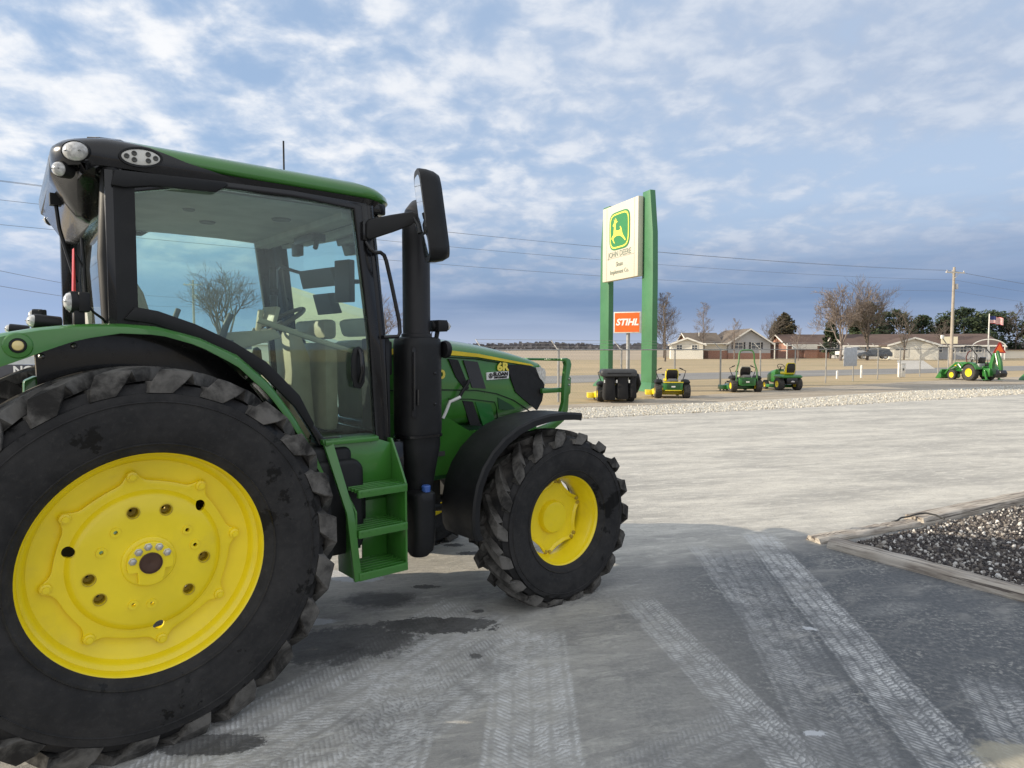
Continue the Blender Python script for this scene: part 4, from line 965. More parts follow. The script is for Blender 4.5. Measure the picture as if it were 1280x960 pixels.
# ---- mirror, grab rail, handle, work lamp by the hood
for sg in (-1, 1):
    nrm = Vector((-.92, -sg*.38, 0)).normalized(); tv = Vector((.38, -sg*.92, 0)).normalized()*(-1)     # tv points outward
    c0 = Vector((1.50, sg*1.075, 2.650)); zv = (Vector((0, 0, 1))+nrm*.12-tv*.05).normalized()
    def mp(a, b_, d_): return c0+tv*a+zv*b_-nrm*d_
    rings = []
    for d_, k in ((.0, 1.0), (.012, 1.02), (.05, 1.0), (.095, .90), (.125, .72), (.135, .4)):
        rings.append([mp(p[0]*k, p[1]*(k*.35+.65), d_) for p in rrect(.215, .545, .075, 6)])
    m = MB(); m.loft(rings); mr = m.build('mirror', BLK, T, smooth=55)
    m = MB(); m.loft([[mp(p[0], p[1]+.07, -.003) for p in rrect(.175, .33, .05, 5)], [mp(p[0], p[1]+.07, .004) for p in rrect(.175, .33, .05, 5)]]); m.build('mirror_glass', CHRM, mr, smooth=30)
    m = MB(); m.loft([[mp(p[0], p[1]-.18, -.003) for p in rrect(.165, .13, .05, 5)], [mp(p[0], p[1]-.18, .004) for p in rrect(.165, .13, .05, 5)]]); m.build('wide_angle_glass', CHRM, mr, smooth=30)
    m = MB(); rings = []
    for t_, w_, zz_ in ((0, .045, .0), (.06, .060, .005), (.5, .052, .03), (.9, .040, .05), (1, .02, .05)):
        p = Vector((1.235, sg*.87, 2.565)).lerp(Vector((1.50, sg*1.01, 2.655)), t_)
        rings.append([p+Vector((0, -.018, -w_)), p+Vector((0, -.020, w_*.85)), p+Vector((0, 0, w_)), p+Vector((0, .020, w_*.85)), p+Vector((0, .018, -w_)), p+Vector((0, 0, -w_*1.1))])
    m.loft(rings); m.build('mirror_arm', BLK, T, smooth=50, bevel=.004)
    m = MB(); m.box((1.235, sg*.85, 2.56), (.035, .05, .11)); m.tube([(1.23, sg*.85, 2.58), (1.48, sg*1.0, 2.66), (1.50, sg*1.03, 2.60), (1.50, sg*1.05, 2.55)], .014); m.build('mirror_hinge', BLG, T, bevel=.004)
    m = MB(); m.tube([(1.245, sg*.86, 2.50), (1.26, sg*.88, 2.455), (1.285, sg*.885, 2.435), (1.325, sg*.885, 2.440), (1.350, sg*.885, 2.425), (1.365, sg*.885, 2.39), (1.40, sg*.885, 2.25), (1.45, sg*.885, 2.03), (1.455, sg*.885, 1.96), (1.44, sg*.885, 1.935), (1.35, sg*.87, 1.93)], .0125, 10); m.build('grab_rail', BLG, T, smooth=60)
    m = MB(); m.prism([(1.15, 1.86), (1.185, 1.875), (1.215, 1.85), (1.225, 1.75), (1.22, 1.66), (1.195, 1.62), (1.15, 1.63), (1.135, 1.70), (1.135, 1.80)], sg*.852, sg*.872); m.build('door_latch', BLK, T, bevel=.006)
    m = MB(); m.tube([(1.185, sg*.872, 1.85), (1.180, sg*.905, 1.82), (1.182, sg*.908, 1.72), (1.182, sg*.872, 1.66)], .013, 8); m.build('door_handle', BLG, T, smooth=60)
    m = MB(); m.lathe([(.009, sg*.87), (.008, sg*.878), (0, sg*.879)], 10, (1.195, 0, 1.835)); m.build('door_lock', STL, T)
lamp(1.86, -.80, 2.010, .040, .032, (.9, -.3, 0), name='hood_work_lamp', depth=.10)
m = MB(); m.box((1.80, -.80, 2.010), (.07, .10, .075)); m.tube([(1.79, -.80, 1.98), (1.78, -.80, 1.93), (1.80, -.80, 1.89)], .016); m.tube([(1.75, -.80, 1.98), (1.735, -.80, 1.93), (1.745, -.80, 1.90)], .004, 5); m.build('lamp_bracket', BLK, T, bevel=.006)
m = MB(); m.lathe([(.0, -.02), (.055, -.018), (.06, 0), (.055, .018), (0, .02)], 20, (1.83, -.83, 1.855), 'X'); m.v = [(p[0]+.0, p[1], p[2]) for p in m.v]; m.build('rotary_lamp_mount', BLK, T)
# loader joystick cable with its white tie along the hood side
m = MB(); m.tube([(2.20, -.46, 1.49), (2.24, -.47, 1.555), (2.285, -.465, 1.60), (2.29, -.46, 1.625)], .014, 8); m.build('engine_hose', BLK, T)
m = MB(); m.tube([(2.06, -.46, 1.35), (2.085, -.465, 1.40), (2.115, -.47, 1.47), (2.16, -.475, 1.485), (2.205, -.473, 1.50)], .012, 8); m.build('white_hose', P('white hose', (.75, .75, .72), .5), T)

# ---- cab interior
seat_dark = P('dark seat fabric', (.06, .058, .052), .85, bmp=.3)
m = MB(); m.box((.52, 0, 1.70), (.52, .50, .14)); st_ = m.build('seat_cushion', TAN, T, bevel=.05, seg=3)
m = MB(); m.loft([rr_ring(.22, 0, .14, .46, .05, 1.68), rr_ring(.17, 0, .15, .48, .06, 1.95), rr_ring(.12, 0, .13, .44, .05, 2.18), rr_ring(.11, 0, .11, .32, .05, 2.24)]); m.build('seat_back', TAN, T, smooth=60)
m = MB(); m.box((.42, 0, 1.42), (.40, .40, .34)); m.build('seat_base', BLK, T, bevel=.03)
m = MB(); m.prism([(.20, 1.76), (.30, 1.90), (.62, 1.96), (.86, 1.98), (.90, 1.93), (.60, 1.84), (.35, 1.74)], -.40, -.27); m.tube([(.78, -.33, 1.97), (.80, -.33, 2.10)], .02); m.box((.84, -.36, 2.06), (.03, .16, .12), (0, .3, .2)); m.build('armrest_console', P('tan console plastic', (.50, .43, .30), .5), T, bevel=.015)
m = MB(); m.box((.30, .50, 1.62), (.36, .22, .12)); m.box((.16, .52, 1.84), (.08, .20, .40)); m.build('training_seat', TAN, T, bevel=.03)
m = MB(); m.prism([(1.02, 1.20), (1.24, 1.20), (1.20, 1.80), (1.12, 2.00), (1.04, 1.98), (1.06, 1.70)], -.14, .14); m.build('steering_column', P('tan console plastic', (.50, .43, .30), .5), T, bevel=.03)
m = MB(); n = 36; cc = Vector((1.03, 0, 2.04)); ux = Vector((.86, 0, .50)); uy = Vector((0, 1, 0))
pp = [cc+ux*.19*math.cos(2*PI*i/n)+uy*.19*math.sin(2*PI*i/n) for i in range(n+1)]; m.tube(pp, .015, 8, cap=False)
for a in (90, 210, 330): m.tube([cc-Vector((-.02, 0, .03)), cc+ux*.19*math.cos(R(a))+uy*.19*math.sin(R(a))], .012, 6)
m.tube([cc, (1.10, 0, 1.92)], .03); m.build('steering_wheel', P('dark tan rim', (.16, .13, .09), .5), T, smooth=60)
m = MB(); m.box((1.27, -.05, 1.99), (.10, .5, .13)); m.box((1.30, 0, 1.6), (.10, .50, .6)); m.build('dashboard', P('tan console plastic', (.50, .43, .30), .5), T, bevel=.03)
m = MB(); m.box((1.22, -.62, 2.28), (.05, .13, .26), (0, 0, .3)); m.tube([(1.30, -.66, 2.28), (1.25, -.63, 2.28)], .015); m.build('corner_post_display', P('display housing', (.045, .045, .045), .4), T, bevel=.012)
m = MB(); m.box((1.20, .52, 2.38), (.05, .22, .14), (0, 0, -.4)); m.box((1.20, .52, 2.18), (.05, .10, .16), (0, 0, -.4)); m.tube([(1.32, .72, 2.5), (1.22, .6, 2.42)], .014); m.build('corner_monitor', P('display housing', (.045, .045, .045), .4), T, bevel=.01)
m = MB(); m.box((1.22, -.10, 2.60), (.10, .30, .05)); m.box((1.20, .06, 2.55), (.05, .10, .09)); m.tube([(1.24, -.2, 2.62), (1.18, -.28, 2.52)], .018); m.build('interior_mirror', P('display housing', (.045, .045, .045), .4), T, bevel=.01)
m = MB(); m.tube([(.62, -.78, 2.02), (.9, -.78, 1.93), (1.22, -.78, 1.83)], .017); m.build('door_pull', P('tan console plastic', (.50, .43, .30), .5), T)
m = MB(); m.tube([(.48, -.5, 1.80), (.54, -.5, 2.0), (.57, -.5, 2.06)], .02); m.tube([(.24, -.5, 1.95), (.29, -.5, 2.08)], .016); m.box((.30, -.52, 1.80), (.5, .16, .22)); m.build('side_console', P('grey console', (.12, .12, .115), .5), T, bevel=.02)
m = MB(); m.box((1.0, -.2, 1.28), (.14, .09, .02), (0, -.5, 0)); m.build('pedal', BLK, T)
# far-side window blackout band is part of the frame; a document box behind the seat
m = MB(); m.box((.02, .35, 2.02), (.10, .35, .18)); m.build('rear_shelf', GRY, T, bevel=.02)

# ================================================================== ROADSIDE SIGNS
SGRN = P('faded sign green', (.052, .180, .080), .5, var=.1, vs=.6, dirt=.15, dirtc=(.16, .30, .18))
SWHT = P('sign panel cream', (.60, .565, .47), .5, var=.03, vs=1)
def place(o, loc, rz): o.location = loc; o.rotation_euler = (0, 0, rz)
sa = math.atan2(29.2-32.2, 5.85-4.72)          # the board's long side runs from the far post to the near post
S = thing('dealer_sign', 'tall green two-post dealer sign with cream board and leaping deer emblem', 'sign', (4.72, 32.2, 0), sa)
WID = math.dist((4.72, 32.2), (5.85, 29.2))
for px_ in (0, WID):
    m = MB()
    # post: narrow at the top, wide box below the board, with a flared foot
    prof = [(-.20, 0), (-.20, 5.0), (-.17, 6.2), (-.13, 8.55), (.13, 8.55), (.17, 6.2), (.20, 5.0), (.20, 0)]
    w_of = lambda z_: .44 if z_ < 5 else .44-.10*(z_-5)/3.55
    sd_ = 1 if px_ > 0 else -1
    rings = [[Vector((px_-sd_*.12, -dp_, z_)), Vector((px_+sd_*ow_, -dp_, z_)), Vector((px_+sd_*ow_, dp_, z_)), Vector((px_-sd_*.12, dp_, z_))] for z_, ow_, dp_ in ((0.05, .74, .13), (5.0, .74, .13), (6.8, .70, .13), (8.62, .46, .13))]
    m.loft(rings); post = m.build('sign_post', SGRN, S, bevel=.012)
    m = MB(); m.loft([[Vector((px_+sd_*.31+a*w_, b_*d_, z_)) for a, b_ in ((-1, -1), (1, -1), (1, 1), (-1, 1))] for w_, d_, z_ in ((.72, .36, -.02), (.70, .35, .05), (.44, .14, .38))]); m.build('post_foot', SGRN, post, bevel=.01)
m = MB(); m.box((WID/2, -.29, 6.72), (WID-.02, .26, 3.45)); bd = m.build('sign_board', SWHT, S, bevel=.03)
m = MB()
for xx in (.42, WID-.30): m.box((xx, -.424, 6.72), (.025, .008, 3.40))
m.box((WID/2+.06, -.424, 6.02), (WID-.72, .008, .03)); m.build('board_seam', P('seam grey', (.35, .34, .30), .6), bd)
def face(mb, ox, oz, k, yoff=-.43):           # lettering plane x right, y up -> board front
    mb.v = [(ox+p[0]*k, yoff-p[2], oz+p[1]*k) for p in mb.v]; return mb
def rot_shield(sx, sy):
    pts = []
    for i in range(56):
        a = 2*PI*i/56; c_, s_ = math.cos(a), math.sin(a); e = .42
        pts.append((sx*math.copysign(abs(c_)**e, c_)*(1-.05*(s_ < 0)*abs(s_)), sy*math.copysign(abs(s_)**e, s_)*(1+.04*abs(c_) if False else 1)))
    return pts
LG = P('logo green', (.03, .22, .07), .45, var=.04); LY = P('logo yellow', (.82, .74, .10), .45, var=.04)
cx_, cz_ = WID/2+.02, 7.22
m = MB(); m.prism([(cx_+a, cz_+b_) for a, b_ in rot_shield(.92, .86)], -.445, -.425); m.build('emblem_border', LG, bd)
m = MB(); m.prism([(cx_+a, cz_+b_) for a, b_ in rot_shield(.85, .79)], -.452, -.440); m.build('emblem_ring', LY, bd)
m = MB(); m.prism([(cx_+a, cz_+b_) for a, b_ in rot_shield(.78, .72)], -.459, -.445); m.build('emblem_field', LG, bd)
deer = [(176, 326), (178, 317), (187, 311), (189, 300), (196, 298), (192, 289), (188, 276), (192, 275), (197, 288), (202, 291), (204, 279), (201, 268), (206, 266), (209, 280), (208, 292), (214, 290), (216, 276), (220, 277), (219, 293), (228, 297), (231, 303), (222, 306), (213, 310), (210, 322), (209, 340), (211, 358), (216, 369), (235, 373), (255, 372), (263, 364), (258, 351), (257, 342), (263, 344), (269, 352), (274, 360), (278, 374), (281, 388), (286, 404), (296, 424), (312, 444), (322, 460), (319, 468), (311, 462), (298, 448), (280, 432), (262, 420), (246, 414), (232, 414), (215, 413), (203, 417), (188, 425), (184, 436), (192, 452), (201, 468), (195, 470), (184, 456), (174, 440), (172, 428), (178, 418), (170, 424), (163, 432), (158, 428), (165, 416), (176, 404), (186, 395), (186, 380), (187, 362), (190, 346), (190, 334), (182, 331)]
m = MB(); q = [((a-246)/100*.80*1.0, -(b_-372)/170*.86*1.12) for a, b_ in deer]
m.prism([(cx_+a, cz_+b_) for a, b_ in q], -.466, -.452); m.build('deer', LY, bd)
KG = P('sign lettering grey', (.20, .24, .20), .6)
face(text_mesh('John Deere'.upper(), .36, .004, .002, 0, 1.0, 1.0), WID/2+.02, 6.17, 1).build('lettering', KG, bd, smooth=0)
face(text_mesh('Sloan', .30, .004, .0), WID/2+.02, 5.70, 1).build('lettering', KG, bd, smooth=0)
face(text_mesh('Implement Co.', .28, .004, .0), WID/2+.02, 5.36, 1).build('lettering', KG, bd, smooth=0)
# orange sign on its own pole
S2 = thing('brand_sign', 'small orange and white lettered sign on a thin pole between the green posts', 'sign', (5.24, 30.2, 0), R(-22))
ORG = P('sign orange', (.80, .14, .015), .45, var=.05)
m = MB(); m.tube([(.02, .05, 0), (.02, .05, 2.55)], .085, 12); m.build('pole', P('galvanised grey', (.36, .36, .36), .5, metal=.3), S2)
m = MB(); m.box((0, 0, 3.02), (1.22, .26, .96)); sb = m.build('sign_box', P('off white box', (.66, .64, .60), .5), S2, bevel=.015)
m = MB(); m.box((0, -.135, 3.02), (1.12, .012, .86)); m.build('sign_face', ORG, sb)
tm_ = text_mesh('STIHL', .40, .004, .016, .25, 1.0); face(tm_, 0, 3.02, 1, -.146).build('lettering', P('bright white', (.85, .85, .84), .5, var=.02), sb, smooth=0)

# ================================================================== FENCE
GALV = P('galvanised steel', (.34, .335, .32), .5, metal=.5, var=.2)
F = thing('chain_link_fence', 'grey chain link fence with angled barbed wire arms along the gravel', 'fence', (1.60, 22.9, 0), math.atan2(12.6, 15.4))
npost = 15; sp = 3.24
for k in range(-1, npost):
    m = MB(); big = k in (0, 9); m.tube([(k*sp, 0, 0), (k*sp, 0, 1.80)], .045 if big else .036, 8)
    m.tube([(k*sp, 0, 1.78), (k*sp-.02, .36, 2.14)], .016, 5); m.lathe([(.05, 1.78), (.05, 1.83), (0, 1.85)], 8, (k*sp, 0, 0), 'Z'); m.build('fence_post', GALV, F)
m = MB(); m.tube([(-sp, 0, 1.80), (npost*sp-sp, 0, 1.80)], .026, 6); m.build('top_rail', GALV, F)
for a_ in (.35, .68, 1.0):
    m = MB(); m.tube([(-sp, .36*a_, 1.78+.36*a_), (npost*sp-sp, .36*a_, 1.78+.36*a_)], .006, 3); m.build('barbed_wire', GALV, F)
m = MB(); L_ = npost*sp-sp; x_ = -sp-1.7; hh = 1.72
while x_ < L_:
    for a, b_ in ((x_, x_+hh), (x_+hh, x_)):
        m.add([(a-.002, -.04, .06), (a+.002, -.04, .06), (b_+.002, -.04, hh+.06), (b_-.002, -.04, hh+.06)], [(0, 1, 2, 3)])
    x_ += .13
m.build('mesh', GALV, F, smooth=0)
# grey board hung on the fence, markers and boxes beyond
B = thing('fence_board', 'plain pale grey square board hung on the chain link fence', 'sign', (17.75, 35.15, 0), math.atan2(12.6, 15.4)-.15)
m = MB(); m.box((0, -.16, 1.40), (1.16, .02, .98)); m.build('panel', P('weathered grey board', (.42, .44, .46), .6, dirt=.2, dirtc=(.5, .5, .5)), B, bevel=.003)
m = MB(); m.box((0, -.14, 1.40), (1.1, .02, .04)); m.build('rail', GALV, B)
WPL = P('white marker plastic', (.74, .73, .70), .5)
for x_, y_, h_, lab in ((19.7, 40.2, .50, 'short white utility marker post beyond the fence, left of the taller one'), (21.9, 41.6, .80, 'taller white utility marker post beyond the fence')):
    o = thing('marker_post', lab, 'marker', (x_, y_, 0), 0, 'white marker posts by the road'); m = MB(); m.loft([rr_ring(0, 0, .11, .11, .03, 0), rr_ring(0, 0, .11, .11, .03, h_-.06), rr_ring(0, 0, .07, .07, .02, h_)]); m.build('post', WPL, o); m = MB(); m.box((0, -.057, h_*.7), (.08, .004, .1)); m.build('label', P('faded label', (.6, .6, .55), .6), o)
o = thing('utility_box', 'white utility cabinet on the verge right of the marker posts', 'utility box', (25.0, 42.6, 0), .1)
m = MB(); m.box((0, 0, .42), (.36, .30, .84)); m.build('cabinet', WPL, o, bevel=.03); m = MB(); m.box((.02, -.153, .5), (.12, .008, .14)); m.build('plate', P('dark plate', (.1, .1, .1), .6), o)
m = MB(); m.prism([(-.19, .84), (.19, .84), (.15, .90), (-.15, .90)], -.17, .17); m.build('lid', WPL, o)

# ================================================================== POWER LINES
WPO = P('weathered pole wood', (.36, .32, .27), .9, vs=2, bmp=.4, bs=20)
def util_pole(loc, rz, label, h=11.4, hx=3.0):
    o = thing('utility_pole', label, 'pole', loc, rz, 'wooden utility poles')
    m = MB(); m.tube([(0, 0, 0), (0, 0, h)], [.19, .13], 10); m.build('pole_shaft', WPO, o)
    m = MB(); m.box((0, -.17, h-.65), (hx, .12, .13)); m.tube([(-.55, -.17, h-.7), (0, -.15, h-1.3)], .03, 5); m.tube([(.55, -.17, h-.7), (0, -.15, h-1.3)], .03, 5); m.build('crossarm', P('pale crossarm', (.62, .58, .50), .8), o)
    for x_ in (-1.35, -.5, 1.35):
        m = MB(); m.lathe([(.03, h-.58), (.06, h-.53), (.05, h-.48), (.06, h-.43), (.02, h-.38), (0, h-.38)], 8, (x_*hx/3, -.17, 0), 'Z'); m.build('insulator', P('porcelain', (.5, .48, .45), .3), o)
    m = MB(); m.lathe([(0, h-2.6), (.18, h-2.58), (.20, h-2.5), (.20, h-2.05), (.16, h-1.95), (0, h-1.93)], 14, (.38, -.05, 0), 'Z'); m.build('transformer', P('transformer grey', (.5, .5, .5), .5), o)
    return o
PA = (52.2, 79.0); PB = (-50.0, 24.0); PC = (165, 142)
util_pole((PA[0], PA[1], 0), .33, 'tall wooden utility pole with pale crossarm and grey transformer, beyond the road')
util_pole((-43.9, 92.0, 0), .1, 'distant wooden utility pole seen through the tractor cab window', 11.2, 2.4)
def wire(name, a, b_, sag, label, r=.011):
    pts = [Vector(a).lerp(Vector(b_), i/24)-Vector((0, 0, sag*4*(i/24)*(1-i/24))) for i in range(25)]
    m = MB(); m.tube(pts, r, 4); return tag(m.build(name, P('line wire', (.16, .17, .19), .6), smooth=0), label, 'power line', 'overhead wires')
for k, (dx, dy, z_, lab) in enumerate(((-.95, -.4, 11.0, 'topmost overhead wire left of the tall pole, near strand'), (.0, .0, 10.95, 'topmost overhead wire left of the tall pole, far strand'), (.2, .1, 9.9, 'middle overhead wire left of the tall pole'), (.1, .1, 8.6, 'lowest overhead wire running left from the tall pole'))):
    wire('power_line', (PA[0]+dx, PA[1]+dy, z_), (PB[0]+dx*1.5, PB[1]+dy, z_+1.0), 1.3, lab)
    wire('power_line', (PA[0]+dx, PA[1]+dy, z_), (PC[0]+dx, PC[1]+dy, z_), 1.6, lab.replace('left of', 'right of').replace('left from', 'right from'))
wire('power_line', (-43.9, 92, 8.8), (-29, 27, 6.9), .8, 'upper slanting service wire at the far left behind the fender lamp', .014)
wire('power_line', (-43.9, 92, 7.6), (-29, 27, 6.0), .8, 'lower slanting service wire at the far left behind the fender lamp', .014)

# ================================================================== TREES
BARK = P('grey brown bark', (.15, .125, .105), .95, var=.25, vs=3)
BARK_R = P('reddish bark', (.215, .18, .16), .95, var=.25, vs=3)
BARK_D = P('dark bark', (.085, .070, .06), .95, var=.2, vs=3)
def bare_tree(loc, h, spread, seed, label, bark, style='round', dens=1.0, tr=.16, group='bare trees by the houses', name='bare_tree', minr=.011):
    rnd = random.Random(seed); o = thing(name, label, 'tree', loc, 0, group)
    tm = MB(); cm = MB(); cnt = [0]
    def branch(p, d, L, r, depth, mb, up=.12):
        n = 3 if depth > 1 else 2; pts = [p]; q = p.copy(); dd = d.copy()
        for i in range(n):
            dd = (dd+Vector((rnd.uniform(-1, 1), rnd.uniform(-1, 1), rnd.uniform(-.4, 1)))*(.16+.03*(4-depth))+Vector((0, 0, up))).normalized()
            q = q+dd*(L/n); pts.append(q.copy())
        mb.tube(pts, [max(minr, r*(1-.55*i/n)) for i in range(n+1)], 4 if depth > 2 else 3, cap=False); cnt[0] += 1
        if depth <= 0: return
        k = int((3.2 if depth > 1 else 4.2)*dens+rnd.random())
        for j in range(k):
            f = rnd.uniform(.30, 1); idx = min(n-1, int(f*n)); fr = f*n-idx; bp = pts[idx].lerp(pts[idx+1], fr)
            ax = dd.cross(Vector((rnd.uniform(-1, 1), rnd.uniform(-1, 1), rnd.uniform(-1, 1)))).normalized()
            nd = (Matrix.Rotation(R(rnd.uniform(24, 58)), 3, ax)@dd).normalized()
            branch(bp, nd, L*rnd.uniform(.50, .78), r*.52, depth-1, mb, up)
    if style == 'leader':            # straight trunk with short side limbs all the way up
        pts = [Vector((rnd.uniform(-.05, .05)*i, rnd.uniform(-.05, .05)*i, h*i/8)) for i in range(9)]
        tm.tube(pts, [tr*(1-.85*i/8)+.01 for i in range(9)], 7)
        nl = int(34*dens)
        for j in range(nl):
            f = .20+.78*(j/nl); z_ = f*h; idx = min(7, int(f*8)); bp = pts[idx].lerp(pts[idx+1], f*8-idx); a = rnd.uniform(0, 2*PI)
            ln = spread*(1.05-f)**.75*rnd.uniform(.65, 1.1)
            branch(bp, Vector((math.cos(a), math.sin(a), .55)).normalized(), ln, tr*.28*(1.1-f), 2, cm, .10)
    else:
        th = h*.20; pts = [Vector((0, 0, 0)), Vector((rnd.uniform(-.1, .1), 0, th*.5)), Vector((rnd.uniform(-.15, .15), 0, th))]
        tm.tube(pts, [tr*1.25, tr, tr*.9], 8)
        nb = 6
        for j in range(nb):
            a = 2*PI*j/nb+rnd.uniform(-.4, .4); lean = rnd.uniform(.25, .85) if j else .05
            branch(pts[-1], Vector((math.cos(a)*lean*spread/h*1.7, math.sin(a)*lean*spread/h*1.7, 1)).normalized(), h*.42*rnd.uniform(.85, 1.1), tr*.6, 4, cm, .07)
    tm.build('trunk', bark, o); cm.build('crown', bark, o, smooth=0)
    return o
bt = bare_tree
GM = 'bare trees by the houses'
bt((21.2, 92, 0), 9.6, 2.6, 11, 'bare tree half hidden behind the green sign posts', BARK, 'leader', 1.0, .13)
bt((28.6, 125, 0), 12.0, 3.6, 12, 'tall bare tree with straight trunk standing left of the white gabled garage', BARK_D, 'leader', 1.5, .19)
bt((33.9, 118, 0), 10.0, 2.6, 13, 'narrow bare reddish tree in front of the white gabled garage end', BARK_R, 'leader', 1.2, .15)
bt((36.8, 110, 0), 6.8, 2.2, 14, 'small bare tree in front of the grey gable of the ranch house', BARK_R, 'leader', .9, .11)
bt((50.0, 128, 0), 8.6, 3.6, 15, 'spreading bare tree right of the grey gable, left of the evergreen', BARK, 'round', .9, .15)
bt((42.2, 98, 0), 5.2, 1.5, 16, 'very small bare tree on the lawn in front of the brick house', BARK_R, 'leader', .8, .07)
bt((49.2, 99.5, 0), 10.6, 5.6, 17, 'wide bushy reddish bare tree left of the pale bare tree', BARK_R, 'round', 1.25, .19, minr=.02)
bt((54.0, 101, 0), 10.6, 4.8, 18, 'taller pale bare tree touching the wide reddish one', BARK, 'round', 1.3, .20)
bt((62.5, 106, 0), 8.0, 3.0, 19, 'slender bare tree in front of the dark evergreens and the long roof', BARK, 'round', .8, .13)
bt((97.0, 128, 0), 10.4, 3.4, 20, 'thin bare tree at the far right beside the flagpole', BARK_D, 'leader', 1.1, .13)
bt((72.3, 112, 0), 6.5, 2.2, 21, 'low pale bare tree before the evergreens, left of the utility pole', BARK, 'round', .8, .10)
bt((-13.6, 70, 0), 6.8, 3.2, 22, 'bare tree seen between the cab and the exhaust stack', BARK_R, 'round', 1.0, .14, 'bare trees behind the tractor')
bt((-25.2, 58, 0), 9.0, 4.4, 23, 'large spreading bare tree seen through the cab window', BARK, 'round', 1.1, .20, 'bare trees behind the tractor')
bt((-18.6, 62, 0), 6.4, 3.2, 24, 'smaller bare tree seen through the cab window, right of the large one', BARK, 'round', 1.0, .14, 'bare trees behind the tractor')
def leafm(name, a, b_, c_): return island_mat(name, [(0, a), (.35, b_), (.72, c_)], .9)
EVD = leafm('dark evergreen', (.022, .040, .018), (.035, .056, .022), (.055, .070, .028))
EVB = leafm('brownish cedar', (.070, .055, .030), (.095, .075, .040), (.050, .052, .026))
def evergreen(loc, h, w_, seed, label, mat, cone=.5, n=2600, group='evergreens behind the long roof'):
    rnd = random.Random(seed); o = thing('evergreen_tree', label, 'tree', loc, 0, group)
    m = MB(); m.tube([(0, 0, 0), (.1, 0, h*.5), (0, 0, h*.93)], [.2, .14, .04], 7); m.build('trunk', BARK_D, o)
    m = MB(); clumps = []
    for i in range(80):
        f = rnd.random()**.8; z_ = h*(.12+.86*f); prof = (1-f)**cone*(.55+.45*min(1, f*5+.3)); a = rnd.uniform(0, 2*PI); rr = w_/2*prof*math.sqrt(rnd.uniform(.25, 1))
        clumps.append((Vector((rr*math.cos(a), rr*math.sin(a), z_)), rnd.uniform(.45, .95)*(.4+prof*.6)*w_/5))
    for i in range(n):
        c_, s_ = rnd.choice(clumps); d_ = Vector((rnd.gauss(0, 1), rnd.gauss(0, 1), rnd.gauss(0, .75))).normalized()*s_*rnd.uniform(.5, 1.05)
        p = c_+d_; sz = rnd.uniform(.16, .38); a = Vector((rnd.gauss(0, 1), rnd.gauss(0, 1), rnd.gauss(0, 1))).normalized(); b_ = a.orthogonal().normalized()
        m.add([p+a*sz, p+b_*sz*.6, p-a*sz, p-b_*sz*.6], [(0, 1, 2, 3)])
    m.build('crown', mat, o, smooth=0); return o
ev = lambda *a: evergreen(*a[:7], n=int((a[7] if len(a) > 7 else 2600)*1.7)) if len(a) > 6 else evergreen(*a)
ev((53.5, 131, 0), 8.6, 6.4, 31, 'brownish evergreen between the two brick houses', EVB, .45)
ev((56.0, 117, 0), 6.9, 3.2, 32, 'small dark evergreen peeking out left of the reddish bare tree', EVD, .5, 1200)
ev((67.0, 126, 0), 10.4, 8.6, 33, 'dark evergreen right behind the pale bare tree', EVD, .5)
ev((73.3, 128, 0), 8.9, 9.5, 34, 'rounded evergreen left of the slender bare tree, over the long roof', EVD, .4)
ev((80.2, 130, 0), 8.2, 7.3, 35, 'evergreen behind the slender bare tree over the long roof', EVD, .5, 2000)
ev((84.6, 130, 0), 8.0, 5.9, 39, 'narrow evergreen next left of the dense one beside the utility pole', EVD, .55, 1600)
ev((89.5, 132, 0), 9.5, 11.3, 36, 'broad dense evergreen just left of the utility pole', EVD, .30, 3600)
ev((96.5, 134, 0), 9.1, 11.6, 37, 'broad nearly black evergreen right of the utility pole', EVD, .30, 3600)
ev((101.2, 128, 0), 8.9, 10.3, 38, 'evergreen with drooping limbs behind the flagpole', EVD, .5, 2600)
# far tree line on the horizon
rnd = random.Random(77); m = MB()
for i in range(5200):
    x_ = rnd.uniform(-600, 900); base = 900+rnd.uniform(-30, 60); hh = 5+7*mnoise.noise(Vector((x_*.012, 3, 0)))+rnd.uniform(0, 3); hh = max(1.6, hh)
    z_ = rnd.uniform(0, hh); s_ = rnd.uniform(1.2, 3.4); m.add([(x_-s_, base, max(0, z_-s_)), (x_+s_, base+rnd.uniform(-2, 2), max(0, z_-s_)), (x_+s_*.7, base, z_+s_*.8), (x_-s_*.6, base, z_+s_)], [(0, 1, 2, 3)])
m.build('distant_woods', P('hazy far woods', (.12, .12, .14), 1, var=.2, vs=.01), smooth=0)['kind'] = 'stuff'

